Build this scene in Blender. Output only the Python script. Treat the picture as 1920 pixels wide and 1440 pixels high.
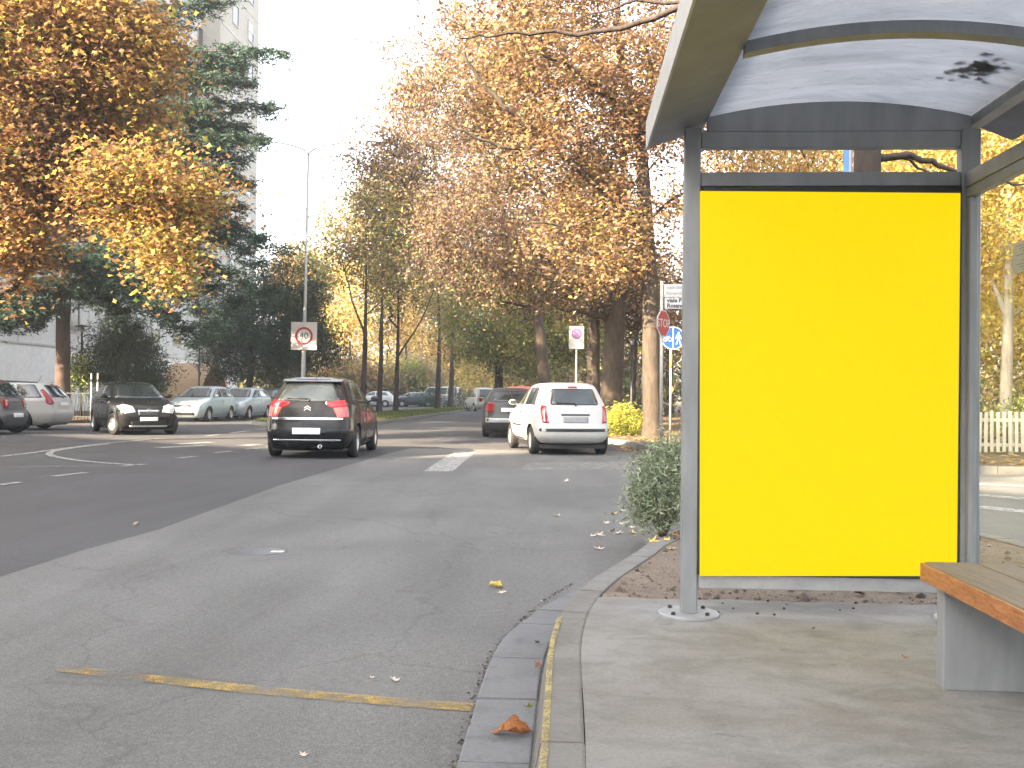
import bpy, bmesh, math, random
import numpy as np
from mathutils import Vector, Matrix

for _o in list(bpy.data.objects):
    bpy.data.objects.remove(_o)
SC = bpy.context.scene
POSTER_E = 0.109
COL = SC.collection

# ------------------------------------------------------------------ camera
H = 1.22                      # eye height above the road
F = 1900.0                    # focal length in pixels of a 1920 px wide frame
YAW, PITCH, ROLL = math.radians(3.23), math.radians(0.63), math.radians(0.6)
fw = Vector((-math.sin(YAW) * math.cos(PITCH), math.cos(YAW) * math.cos(PITCH), math.sin(PITCH)))
rt0 = fw.cross(Vector((0, 0, 1))).normalized()
up0 = rt0.cross(fw)
rt = rt0 * math.cos(ROLL) + up0 * math.sin(ROLL)
up = up0 * math.cos(ROLL) - rt0 * math.sin(ROLL)
CAMP = Vector((0, 0, H))
cam = bpy.data.cameras.new("camera")
cam.sensor_width = 36.0
cam.lens = F / 1920 * 36.0
cam.clip_start = 0.05
cam.clip_end = 3000
camo = bpy.data.objects.new("camera", cam)
COL.objects.link(camo)
m = Matrix.Identity(4)
for i in range(3):
    m[i][0], m[i][1], m[i][2], m[i][3] = rt[i], up[i], -fw[i], CAMP[i]
camo.matrix_world = m
SC.camera = camo

# ------------------------------------------------------------------ light
SUN_EL = math.radians(25)
SUN_FROM = Vector((-0.72, -0.69, 0)).normalized()      # horizontal direction towards the sun
world = bpy.data.worlds.new("World")
SC.world = world
world.use_nodes = True
wn = world.node_tree
bg = wn.nodes["Background"]
sky = wn.nodes.new("ShaderNodeTexSky")
sky.sky_type = 'NISHITA'
sky.sun_disc = False
sky.sun_elevation = SUN_EL
sky.sun_rotation = math.atan2(SUN_FROM.x, SUN_FROM.y)
sky.dust_density = 3.0
sky.air_density = 1.2
sky.ozone_density = 1.0
hs = wn.nodes.new("ShaderNodeHueSaturation")      # a milky, hazy autumn sky
hs.inputs['Saturation'].default_value = .34
wn.links.new(sky.outputs[0], hs.inputs['Color'])
wn.links.new(hs.outputs[0], bg.inputs[0])
bg.inputs[1].default_value = 0.10
sl = bpy.data.lights.new("sun", 'SUN')
sl.energy = 4.7
sl.angle = math.radians(0.55)
sl.color = (1.0, 0.80, 0.56)
so = bpy.data.objects.new("sun", sl)
COL.objects.link(so)
sd = Vector((SUN_FROM.x * math.cos(SUN_EL), SUN_FROM.y * math.cos(SUN_EL), math.sin(SUN_EL)))
so.rotation_euler = sd.to_track_quat('Z', 'Y').to_euler()
so.location = (-20, -20, 40)
SC.view_settings.view_transform = 'Standard'
SC.view_settings.look = 'None'
SC.view_settings.exposure = 3.15
SC.view_settings.gamma = 1.0
SC.view_settings.use_curve_mapping = False
SC.render.engine = 'CYCLES'
SC.cycles.max_bounces = 8
SC.cycles.transparent_max_bounces = 12
SC.cycles.use_denoising = True

# ------------------------------------------------------------------ helpers
def ray(px, py):
    return fw + rt * ((px - 960) / F) - up * ((py - 720) / F)
def P(px, py, Y):
    d = ray(px, py)
    return CAMP + d * (Y / d.y)
def G(px, py, z=0.0):
    d = ray(px, py)
    return CAMP + d * ((z - H) / d.z)

def tag(o, label=None, cat=None, group=None, kind=None):
    if label: o["label"] = label
    if cat: o["category"] = cat
    if group: o["group"] = group
    if kind: o["kind"] = kind
    return o
def empty(name, loc=(0, 0, 0), rz=0.0, parent=None):
    o = bpy.data.objects.new(name, None)
    o.empty_display_size = 0.1
    COL.objects.link(o)
    o.location = loc
    o.rotation_euler = (0, 0, rz)
    if parent: o.parent = parent
    return o
def thing(name, label, cat, loc=(0, 0, 0), rz=0.0, group=None):
    return tag(empty(name, loc, rz), label, cat, group)
def link(name, me, parent=None, loc=None, rot=None, mat=None):
    o = bpy.data.objects.new(name, me)
    COL.objects.link(o)
    if parent: o.parent = parent
    if loc is not None: o.location = loc
    if rot is not None: o.rotation_euler = rot
    if mat is not None:
        me.materials.clear()
        me.materials.append(mat)
    return o
def copy_tree(o, parent=None):
    c = o.copy()
    COL.objects.link(c)
    if parent: c.parent = parent
    for ch in list(o.children):
        copy_tree(ch, c)
    return c

class MB:
    """collects simple shapes into one mesh"""
    def __init__(s):
        s.v, s.f, s.sm = [], [], []
    def add(s, vs, fs, smooth=False):
        b = len(s.v)
        s.v += [tuple(v) for v in vs]
        for f in fs:
            s.f.append(tuple(b + i for i in f)); s.sm.append(smooth)
    def box(s, x0, x1, y0, y1, z0, z1, bev=0.0):
        if bev <= 0:
            s.add([(x0, y0, z0), (x1, y0, z0), (x1, y1, z0), (x0, y1, z0), (x0, y0, z1), (x1, y0, z1), (x1, y1, z1), (x0, y1, z1)],
                  [(0, 3, 2, 1), (4, 5, 6, 7), (0, 1, 5, 4), (1, 2, 6, 5), (2, 3, 7, 6), (3, 0, 4, 7)])
            return
        b = bev
        def ring(i, z):
            return [(x0 + i + b, y0 + i, z), (x1 - i - b, y0 + i, z), (x1 - i, y0 + i + b, z), (x1 - i, y1 - i - b, z),
                    (x1 - i - b, y1 - i, z), (x0 + i + b, y1 - i, z), (x0 + i, y1 - i - b, z), (x0 + i, y0 + i + b, z)]
        vs = ring(b * .6, z0) + ring(0, z0 + b * .6) + ring(0, z1 - b * .6) + ring(b * .6, z1)
        fs = [tuple(range(7, -1, -1)), tuple(24 + i for i in range(8))]
        for k in range(3):
            for i in range(8):
                j = (i + 1) % 8
                fs.append((k * 8 + i, k * 8 + j, k * 8 + 8 + j, k * 8 + 8 + i))
        s.add(vs, fs)
    def tube(s, pts, rads, n=8, caps=True, smooth=True):
        pts = [Vector(p) for p in pts]
        if not hasattr(rads, '__len__'): rads = [rads] * len(pts)
        vs, fs = [], []
        ref = None
        for i, p in enumerate(pts):
            d = (pts[min(i + 1, len(pts) - 1)] - pts[max(i - 1, 0)])
            d = d.normalized() if d.length > 1e-9 else Vector((0, 0, 1))
            if ref is None:
                ref = Vector((1, 0, 0)) if abs(d.x) < .8 else Vector((0, 1, 0))
            a = (ref - d * ref.dot(d)).normalized()
            ref = a
            b = d.cross(a)
            for k in range(n):
                t = 2 * math.pi * k / n
                vs.append(p + (a * math.cos(t) + b * math.sin(t)) * rads[i])
        for i in range(len(pts) - 1):
            for k in range(n):
                k2 = (k + 1) % n
                fs.append((i * n + k, i * n + k2, (i + 1) * n + k2, (i + 1) * n + k))
        s.add(vs, fs, smooth)
        if caps:
            s.add(vs[:n], [tuple(range(n - 1, -1, -1))])
            s.add(vs[-n:], [tuple(range(n))])
    def lathe(s, prof, n=24, axis='Z', smooth=True, origin=(0, 0, 0)):
        """prof: (radius, height) pairs"""
        vs, fs = [], []
        ox, oy, oz = origin
        for r, h in prof:
            for k in range(n):
                t = 2 * math.pi * k / n
                c, q = r * math.cos(t), r * math.sin(t)
                vs.append({'Z': (ox + c, oy + q, oz + h), 'X': (ox + h, oy + c, oz + q), 'Y': (ox + q, oy + h, oz + c)}[axis])
        for i in range(len(prof) - 1):
            for k in range(n):
                k2 = (k + 1) % n
                fs.append((i * n + k, i * n + k2, (i + 1) * n + k2, (i + 1) * n + k))
        s.add(vs, fs, smooth)
    def prism(s, poly, lo, hi, axis='Y'):
        """poly: 2d points; extruded along axis between lo and hi"""
        def mk(a, b, h):
            return {'Y': (a, h, b), 'X': (h, a, b), 'Z': (a, b, h)}[axis]
        n = len(poly)
        vs = [mk(a, b, lo) for a, b in poly] + [mk(a, b, hi) for a, b in poly]
        fs = [tuple(range(n)), tuple(range(2 * n - 1, n - 1, -1))]
        for i in range(n):
            j = (i + 1) % n
            fs.append((i, i + n, j + n, j))
        s.add(vs, fs)
    def blob(s, c, r, nu=10, nv=7):
        vs, fs = [], []
        for j in range(nv + 1):
            ph = math.pi * j / nv
            for i in range(nu):
                t = 2 * math.pi * i / nu
                vs.append((c[0] + r[0] * math.sin(ph) * math.cos(t), c[1] + r[1] * math.sin(ph) * math.sin(t), c[2] + r[2] * math.cos(ph)))
        for j in range(nv):
            for i in range(nu):
                k = (i + 1) % nu
                fs.append((j * nu + i, (j + 1) * nu + i, (j + 1) * nu + k, j * nu + k))
        s.add(vs, fs, True)
    def mesh(s, name, fix=True):
        me = bpy.data.meshes.new(name)
        me.from_pydata(s.v, [], s.f)
        me.polygons.foreach_set("use_smooth", s.sm)
        if fix:
            bm = bmesh.new(); bm.from_mesh(me)
            bmesh.ops.remove_doubles(bm, verts=bm.verts, dist=1e-5)
            bmesh.ops.recalc_face_normals(bm, faces=bm.faces)
            bm.to_mesh(me); bm.free()
        me.update()
        return me
    def build(s, name, mat, parent=None, loc=None, rot=None, fix=True):
        return link(name, s.mesh(name, fix), parent, loc, rot, mat)

def soup(name, verts, nper, tri_pat, cols, mat):
    """fast mesh of many copies of one little shape; verts (n,k,3), tri_pat list of vertex index tuples, cols (n,3)"""
    n, k, _ = verts.shape
    me = bpy.data.meshes.new(name)
    fl = sum(len(f) for f in tri_pat)
    me.vertices.add(n * k)
    me.vertices.foreach_set("co", verts.reshape(-1).astype(np.float32))
    pat = np.concatenate([np.array(f) for f in tri_pat])
    loops = (np.arange(n)[:, None] * k + pat[None, :]).reshape(-1)
    me.loops.add(n * fl)
    me.loops.foreach_set("vertex_index", loops.astype(np.int32))
    lens = np.array([len(f) for f in tri_pat])
    starts = np.concatenate([[0], np.cumsum(lens)[:-1]])
    st = (np.arange(n)[:, None] * fl + starts[None, :]).reshape(-1)
    me.polygons.add(n * len(tri_pat))
    me.polygons.foreach_set("loop_start", st.astype(np.int32))
    me.update(calc_edges=True)
    ca = me.color_attributes.new("tint", 'FLOAT_COLOR', 'POINT')
    c = np.ones((n, k, 4), np.float32)
    c[:, :, :3] = cols[:, None, :]
    ca.data.foreach_set("color", c.reshape(-1))
    me.materials.append(mat)
    return me

# ------------------------------------------------------------------ materials
MATS = {}
def nodes_of(name):
    mt = bpy.data.materials.new(name)
    mt.use_nodes = True
    nt = mt.node_tree
    return mt, nt, nt.nodes["Principled BSDF"]
def N(nt, typ, **kw):
    n = nt.nodes.new(typ)
    for k, v in kw.items():
        if k.startswith('i_'):
            n.inputs[k[2:].replace('_', ' ')].default_value = v
        else:
            setattr(n, k, v)
    return n
def ramp(nt, src, stops):
    r = nt.nodes.new("ShaderNodeValToRGB")
    el = r.color_ramp.elements
    while len(el) < len(stops): el.new(0.5)
    for e, (p, c) in zip(el, stops):
        e.position = p
        e.color = (*c, 1) if hasattr(c, '__len__') else (c, c, c, 1)
    nt.links.new(src, r.inputs[0])
    return r.outputs[0]
def mixc(nt, fac, a, b, mode='MIX'):
    mx = nt.nodes.new("ShaderNodeMix")
    mx.data_type = 'RGBA'; mx.blend_type = mode
    for sock, v in ((mx.inputs[0], fac), (mx.inputs[6], a), (mx.inputs[7], b)):
        if hasattr(v, 'is_output'): nt.links.new(v, sock)
        elif hasattr(v, '__len__'): sock.default_value = (*v, 1)
        else: sock.default_value = v
    return mx.outputs[2]
def noise(nt, scale, detail=4, rough=.6, dist=0.0, coord=None, stretch=None):
    tc = nt.nodes.new("ShaderNodeTexCoord")
    src = tc.outputs[coord or 'Object']
    if stretch:
        mp = nt.nodes.new("ShaderNodeMapping")
        mp.inputs['Scale'].default_value = stretch
        nt.links.new(src, mp.inputs[0]); src = mp.outputs[0]
    n = N(nt, "ShaderNodeTexNoise")
    n.inputs['Scale'].default_value = scale
    n.inputs['Detail'].default_value = detail
    n.inputs['Roughness'].default_value = rough
    n.inputs['Distortion'].default_value = dist
    nt.links.new(src, n.inputs['Vector'])
    return n.outputs[0]
def bump(nt, bs, src, strength, dist=0.02):
    b = nt.nodes.new("ShaderNodeBump")
    b.inputs['Strength'].default_value = strength
    b.inputs['Distance'].default_value = dist
    nt.links.new(src, b.inputs['Height'])
    nt.links.new(b.outputs[0], bs.inputs['Normal'])
def mat(name, col, rough=.6, metal=0.0, var=.15, scale=6.0, bmp=0.0, bscale=None, coat=0.0, spec=None, stretch=None):
    if name in MATS: return MATS[name]
    mt, nt, bs = nodes_of(name)
    nz = noise(nt, scale, 5, .6, stretch=stretch)
    lo = tuple(max(0, c * (1 - var)) for c in col); hi = tuple(min(1, c * (1 + var)) for c in col)
    nt.links.new(ramp(nt, nz, [(.3, lo), (.7, hi)]), bs.inputs['Base Color'])
    bs.inputs['Roughness'].default_value = rough
    bs.inputs['Metallic'].default_value = metal
    if coat:
        bs.inputs['Coat Weight'].default_value = coat
        bs.inputs['Coat Roughness'].default_value = .04
    if spec is not None: bs.inputs['Specular IOR Level'].default_value = spec
    if bmp: bump(nt, bs, noise(nt, bscale or scale * 4, 4), bmp)
    MATS[name] = mt
    return mt

def asphalt(name, base, speck, stain=.3, warm=(1, 1, 1)):
    mt, nt, bs = nodes_of(name)
    fine = noise(nt, 160, 2, .7)
    mid = noise(nt, 28, 3, .7)
    big = noise(nt, .45, 6, .62, .6)
    lng = noise(nt, .9, 5, .6, .3, stretch=(1.6, .22, 1))
    c = ramp(nt, fine, [(.30, tuple(base * (1 - speck) * w for w in warm)), (.52, tuple(base * w for w in warm)), (.74, tuple(base * (1 + speck * 1.5) * w for w in warm))])
    c = mixc(nt, .7, c, ramp(nt, mid, [(.3, .72), (.7, 1.0)]), 'MULTIPLY')
    c = mixc(nt, 1.0, c, ramp(nt, big, [(.3, 1 - stain), (.62, 1.0)]), 'MULTIPLY')
    spots = noise(nt, 5.0, 5, .6, .8)
    c = mixc(nt, .55, c, ramp(nt, spots, [(.24, .45), (.36, 1.0)]), 'MULTIPLY')
    crk = N(nt, "ShaderNodeTexVoronoi", feature='DISTANCE_TO_EDGE'); crk.inputs['Scale'].default_value = .33
    tcv = N(nt, "ShaderNodeTexCoord"); wob = N(nt, "ShaderNodeVectorMath", operation='MULTIPLY_ADD')
    wn_ = N(nt, "ShaderNodeTexNoise"); wn_.inputs['Scale'].default_value = 1.3; wn_.inputs['Detail'].default_value = 6
    nt.links.new(tcv.outputs['Object'], wn_.inputs['Vector']); nt.links.new(wn_.outputs['Color'], wob.inputs[0]); wob.inputs[1].default_value = (1.3, 1.3, 0); nt.links.new(tcv.outputs['Object'], wob.inputs[2])
    nt.links.new(wob.outputs[0], crk.inputs['Vector'])
    c = mixc(nt, .30, c, ramp(nt, crk.outputs['Distance'], [(.0, .35), (.006, 1.0)]), 'MULTIPLY')
    c = mixc(nt, .8, c, ramp(nt, lng, [(.32, 1 - stain * .7), (.6, 1.06)]), 'MULTIPLY')
    nt.links.new(c, bs.inputs['Base Color'])
    nt.links.new(ramp(nt, big, [(.3, .72), (.7, .9)]), bs.inputs['Roughness'])
    bs.inputs['Specular IOR Level'].default_value = .35
    bump(nt, bs, noise(nt, 130, 3, .75), .5, .006)
    return mt
M_ROAD = asphalt("dark_asphalt", .080, .35, .25, (1.0, .975, 1.02))
M_OLD = asphalt("old_asphalt", .158, .40, .30, (1.02, 1, .965))

def concrete(name, base, stain, brown=(.68, .61, .54)):
    mt, nt, bs = nodes_of(name)
    a = noise(nt, 1.1, 7, .65, .5)
    b = noise(nt, 4.5, 6, .7, .6, stretch=(.75, 1.2, 1))
    c = noise(nt, 70, 3, .7)
    d = noise(nt, 12, 5, .72, .4, stretch=(.75, 1.25, 1))
    col = ramp(nt, c, [(.3, tuple(x * .86 for x in base)), (.7, tuple(x * 1.1 for x in base))])
    col = mixc(nt, stain, col, ramp(nt, a, [(.34, brown), (.58, (1, 1, 1))]), 'MULTIPLY')
    col = mixc(nt, .75, col, ramp(nt, b, [(.30, .62), (.55, 1.05)]), 'MULTIPLY')
    col = mixc(nt, .7, col, ramp(nt, d, [(.27, .45), (.40, 1.0)]), 'MULTIPLY')
    nt.links.new(col, bs.inputs['Base Color'])
    bs.inputs['Roughness'].default_value = .85
    bump(nt, bs, c, .25, .004)
    return mt
M_CONC = concrete("pavement_concrete", (.212, .206, .198), .75)
M_KERB = concrete("kerb_stone", (.175, .168, .158), .6)
M_GUTTER = concrete("gutter_stone", (.155, .157, .165), .35, (.7, .68, .66))

def earth(name, stops, scale=3.0, bs_=.8):
    mt, nt, bs = nodes_of(name)
    a = noise(nt, scale, 6, .7, .5)
    b = noise(nt, scale * 14, 4, .75)
    col = ramp(nt, a, stops)
    col = mixc(nt, .8, col, ramp(nt, b, [(.32, .5), (.6, 1.08)]), 'MULTIPLY')
    nt.links.new(col, bs.inputs['Base Color'])
    bs.inputs['Roughness'].default_value = .95
    bump(nt, bs, b, bs_, .03)
    return mt
M_EARTH = earth("bare_earth", [(.25, (.15, .115, .088)), (.5, (.22, .17, .13)), (.75, (.29, .235, .185))])
M_PARK = earth("park_earth", [(.2, (.045, .04, .025)), (.45, (.10, .07, .04)), (.62, (.15, .095, .045)), (.8, (.19, .14, .06))], 1.2)
M_LAWN = earth("lawn_soil", [(.25, (.045, .06, .018)), (.5, (.075, .085, .028)), (.75, (.14, .11, .05))], 1.5)

def paint_mark(name, col, wear_lo, wear_hi, scale=9):
    mt, nt, bs = nodes_of(name)
    w = noise(nt, scale, 7, .75, .2)
    g = noise(nt, 120, 2, .7)
    nt.links.new(ramp(nt, g, [(.3, tuple(c * .7 for c in col)), (.6, col)]), bs.inputs['Base Color'])
    bs.inputs['Roughness'].default_value = .8
    add = N(nt, "ShaderNodeMath", operation='MULTIPLY_ADD')
    nt.links.new(g, add.inputs[0]); add.inputs[1].default_value = .45
    nt.links.new(w, add.inputs[2])
    nt.links.new(ramp(nt, add.outputs[0], [(wear_lo, 0.0), (wear_hi, 1.0)]), bs.inputs['Alpha'])
    return mt
M_WHITE_MARK = paint_mark("worn_white_road_paint", (.36, .355, .34), .50, .80)
M_FAINT_MARK = paint_mark("faded_white_road_paint", (.30, .29, .27), .62, .9, 5)
M_YELLOW_MARK = paint_mark("worn_yellow_road_paint", (.40, .27, .08), .56, .92, 6)
M_YELLOW_EDGE = paint_mark("worn_yellow_edge_paint", (.38, .30, .12), .50, .85, 8)
M_YELLOW_FAINT = paint_mark("nearly_gone_yellow_paint", (.36, .235, .06), .64, .95, 5)

M_STEEL = mat("grey_powder_coat", (.215, .227, .238), .42, .1, .15, 5, .03, 60, stretch=(2.2, 2.2, .5))
M_STEEL_D = mat("grey_metal_weathered", (.30, .31, .32), .45, .3, .12, 12)
M_FASCIA = mat("fascia_blue_grey", (.175, .19, .222), .5, .1, .15, 5)
M_SIGNB = mat("shaded_sign_white", (.46, .45, .44), .4, 0, .05, 6)
M_GALV = mat("galvanised_steel", (.42, .43, .43), .42, .55, .12, 14)
M_POLE = mat("pale_pole_paint", (.36, .35, .32), .5, .1, .15, 9)
M_BLACK = mat("black_rubber", (.018, .018, .019), .75, 0, .2, 20)
M_DARK = mat("dark_plastic", (.02, .02, .022), .55, 0, .15, 20)
M_DKMETAL = mat("dark_metal_paint", (.03, .035, .035), .5, .2, .2, 15)
M_ALLOY = mat("alloy_wheel", (.55, .56, .58), .3, .7, .08, 10)
M_CHROME = mat("chrome_trim", (.75, .76, .78), .12, 1.0, .03, 10)
M_SIGNW = mat("sign_white", (.40, .398, .39), .4, 0, .05, 6)
M_SIGNGREY = mat("sign_back_grey", (.45, .45, .44), .5, .2, .08, 6)
M_RED = mat("sign_red", (.27, .006, .006), .4, 0, .06, 6)
M_BLUE = mat("sign_blue", (.006, .05, .28), .4, 0, .06, 6)
M_INK = mat("sign_black", (.02, .02, .03), .5, 0, .1, 6)
M_PLATE = mat("number_plate", (.78, .79, .82), .35, 0, .03, 6)
M_TAIL = mat("tail_light_red", (.28, .007, .012), .12, 0, .1, 8, coat=.6)
M_TAILP = mat("tail_light_pink", (.36, .055, .055), .15, 0, .1, 8, coat=.6)
M_LAMP = mat("headlight_clear", (.70, .72, .74), .08, .35, .15, 9, coat=.8)
M_AMBER = mat("lamp_amber", (.55, .20, .03), .15, 0, .1, 8)

def glass_dark():
    mt, nt, bs = nodes_of("car_window_glass")
    nz = noise(nt, 1.5, 3)
    nt.links.new(ramp(nt, nz, [(.3, (.012, .015, .016)), (.7, (.045, .055, .058))]), bs.inputs['Base Color'])
    bs.inputs['Roughness'].default_value = .04
    bs.inputs['IOR'].default_value = 1.6
    bs.inputs['Coat Weight'].default_value = .6
    bs.inputs['Coat Roughness'].default_value = .02
    return mt
M_CARGLASS = glass_dark()

def pane_glass():
    mt, nt, bs = nodes_of("clear_pane")
    out = nt.nodes["Material Output"]
    tr = N(nt, "ShaderNodeBsdfTransparent"); tr.inputs[0].default_value = (.975, .985, .98, 1)
    gl = N(nt, "ShaderNodeBsdfGlossy"); gl.inputs['Roughness'].default_value = .02
    lw = N(nt, "ShaderNodeLayerWeight"); lw.inputs[0].default_value = .5
    fr = ramp(nt, lw.outputs['Facing'], [(0, .02), (.55, .035), (.8, .10), (1, .6)])
    mx = N(nt, "ShaderNodeMixShader")
    nt.links.new(fr, mx.inputs[0]); nt.links.new(tr.outputs[0], mx.inputs[1]); nt.links.new(gl.outputs[0], mx.inputs[2])
    nt.links.new(mx.outputs[0], out.inputs[0])
    return mt
M_PANE = pane_glass()

def roof_sheet():
    mt, nt, bs = nodes_of("frosted_roof_sheet")
    out = nt.nodes["Material Output"]
    a = noise(nt, 3.0, 6, .7, .6, stretch=(.5, 1.4, 1))
    b = noise(nt, 22, 4, .7, .4, stretch=(.4, 1.6, 1))
    col = ramp(nt, a, [(.3, (.155, .164, .182)), (.6, (.245, .254, .275))])
    col = mixc(nt, .7, col, ramp(nt, b, [(.25, .55), (.42, 1.0)]), 'MULTIPLY')
    tl = N(nt, "ShaderNodeBsdfTranslucent"); nt.links.new(col, tl.inputs[0])
    df = N(nt, "ShaderNodeBsdfDiffuse"); nt.links.new(col, df.inputs[0])
    gl = N(nt, "ShaderNodeBsdfGlossy"); gl.inputs['Roughness'].default_value = .12
    m1 = N(nt, "ShaderNodeMixShader"); m1.inputs[0].default_value = .12
    nt.links.new(tl.outputs[0], m1.inputs[1]); nt.links.new(df.outputs[0], m1.inputs[2])
    m2 = N(nt, "ShaderNodeMixShader")
    lw = N(nt, "ShaderNodeLayerWeight"); lw.inputs[0].default_value = .5
    nt.links.new(ramp(nt, lw.outputs['Facing'], [(0, .02), (.6, .04), (.85, .14), (1, .5)]), m2.inputs[0])
    nt.links.new(m1.outputs[0], m2.inputs[1]); nt.links.new(gl.outputs[0], m2.inputs[2])
    nt.links.new(m2.outputs[0], out.inputs[0])
    return mt
M_ROOF = roof_sheet()

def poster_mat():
    mt, nt, bs = nodes_of("glowing_yellow_poster")
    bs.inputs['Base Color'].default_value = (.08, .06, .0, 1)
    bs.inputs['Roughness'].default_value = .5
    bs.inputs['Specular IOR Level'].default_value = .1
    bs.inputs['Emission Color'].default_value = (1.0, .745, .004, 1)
    bs.inputs['Emission Strength'].default_value = POSTER_E  # glow added so the flat yellow reads at full brightness
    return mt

def wood():
    mt, nt, bs = nodes_of("weathered_bench_wood")
    g = noise(nt, 5, 6, .65, 1.0, stretch=(9, .55, 9))
    k = noise(nt, 22, 4, .7, .5, stretch=(5, .4, 5))
    geo = N(nt, "ShaderNodeNewGeometry")
    c1 = ramp(nt, g, [(.3, (.10, .075, .048)), (.55, (.155, .12, .08)), (.75, (.205, .165, .115))])
    c1 = mixc(nt, .7, c1, ramp(nt, k, [(.3, .55), (.5, 1.0)]), 'MULTIPLY')
    nt.links.new(c1, bs.inputs['Base Color'])
    bs.inputs['Roughness'].default_value = .6
    bump(nt, bs, g, .3, .004)
    return mt
M_WOOD = wood()
def wood_edge():
    mt, nt, bs = nodes_of("varnished_wood_edge")
    g = noise(nt, 6, 6, .7, 1.4, stretch=(4, 1.2, 7))
    k = noise(nt, 18, 4, .7, .8, stretch=(3, 1.0, 3))
    c1 = ramp(nt, g, [(.25, (.13, .045, .018)), (.5, (.33, .125, .04)), (.75, (.44, .21, .08))])
    c1 = mixc(nt, .8, c1, ramp(nt, k, [(.3, .35), (.5, 1.0)]), 'MULTIPLY')
    nt.links.new(c1, bs.inputs['Base Color'])
    bs.inputs['Roughness'].default_value = .4
    return mt
M_WOODE = wood_edge()

def leafmat(name, trans=.4, rough=.5, gain=1.0):
    mt, nt, bs = nodes_of(name)
    out = nt.nodes["Material Output"]
    at = N(nt, "ShaderNodeAttribute", attribute_name="tint")
    col = at.outputs[0]
    if gain != 1.0: col = mixc(nt, 1.0, col, (gain, gain, gain), 'MULTIPLY')
    nt.links.new(col, bs.inputs['Base Color'])
    bs.inputs['Roughness'].default_value = rough
    bs.inputs['Specular IOR Level'].default_value = .35
    tl = N(nt, "ShaderNodeBsdfTranslucent")
    nt.links.new(mixc(nt, 1.0, col, (1.04, 1.0, .84), 'MULTIPLY'), tl.inputs[0])
    mx = N(nt, "ShaderNodeMixShader"); mx.inputs[0].default_value = trans
    nt.links.new(bs.outputs[0], mx.inputs[1]); nt.links.new(tl.outputs[0], mx.inputs[2])
    nt.links.new(mx.outputs[0], out.inputs[0])
    return mt
M_LEAF = leafmat("autumn_leaf", .48)
M_EVERG = leafmat("evergreen_leaf", .18, .75)
M_GRASS = leafmat("grass_blade", .3, .6)

def bark(name, lo, hi, scale=7):
    mt, nt, bs = nodes_of(name)
    a = noise(nt, scale, 6, .7, .6, stretch=(1.6, 1.6, .35))
    b = noise(nt, 2.0, 4, .6)
    col = ramp(nt, a, [(.3, lo), (.7, hi)])
    col = mixc(nt, .5, col, ramp(nt, b, [(.35, .65), (.6, 1.1)]), 'MULTIPLY')
    nt.links.new(col, bs.inputs['Base Color'])
    bs.inputs['Roughness'].default_value = .9
    bump(nt, bs, a, .8, .03)
    return mt
M_BARK = bark("grey_brown_bark", (.032, .024, .017), (.10, .075, .052))
M_BARKD = bark("dark_bark", (.022, .017, .014), (.075, .055, .045))
M_BARKC = bark("cedar_bark", (.035, .022, .016), (.10, .062, .046))
M_BARKP = bark("pale_bark", (.16, .14, .11), (.34, .30, .235), 4)

def wallmat(name, col, dirt=.35):
    mt, nt, bs = nodes_of(name)
    a = noise(nt, .35, 6, .65, .4, stretch=(1, 1, .25))
    b = noise(nt, 4, 5, .6)
    c = ramp(nt, b, [(.3, tuple(x * .9 for x in col)), (.7, tuple(min(1, x * 1.06) for x in col))])
    c = mixc(nt, dirt, c, ramp(nt, a, [(.3, (.6, .57, .52)), (.6, (1, 1, 1))]), 'MULTIPLY')
    nt.links.new(c, bs.inputs['Base Color'])
    bs.inputs['Roughness'].default_value = .85
    return mt
M_WALL = wallmat("pale_render", (.62, .61, .59))
M_WALLB = wallmat("white_base_render", (.80, .80, .79), .2)
M_WALLS = wallmat("beige_render", (.50, .47, .42))
M_TAN = wallmat("tan_canopy", (.50, .33, .19), .5)
M_WINDARK = mat("dark_window_pane", (.03, .035, .045), .08, 0, .4, 2, coat=.4)
M_SHUT = mat("roller_shutter", (.62, .62, .60), .6, 0, .1, 3)

def carpaint(name, col, metal=.0, rough=.28, coat=1.0):
    if name in MATS: return MATS[name]
    mt, nt, bs = nodes_of(name)
    nz = noise(nt, 2.2, 6, .7)
    nz2 = noise(nt, 40, 3, .7)
    dust = tuple(min(1, c * .9 + .02) for c in col)
    c = ramp(nt, nz, [(.35, col), (.75, dust)])
    nt.links.new(c, bs.inputs['Base Color'])
    bs.inputs['Metallic'].default_value = metal
    nt.links.new(ramp(nt, nz, [(.3, rough), (.7, min(1, rough + .14))]), bs.inputs['Roughness'])
    bs.inputs['Coat Weight'].default_value = coat * .4
    bs.inputs['Specular IOR Level'].default_value = .2
    bs.inputs['Coat Roughness'].default_value = .06
    MATS[name] = mt
    return mt
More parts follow.
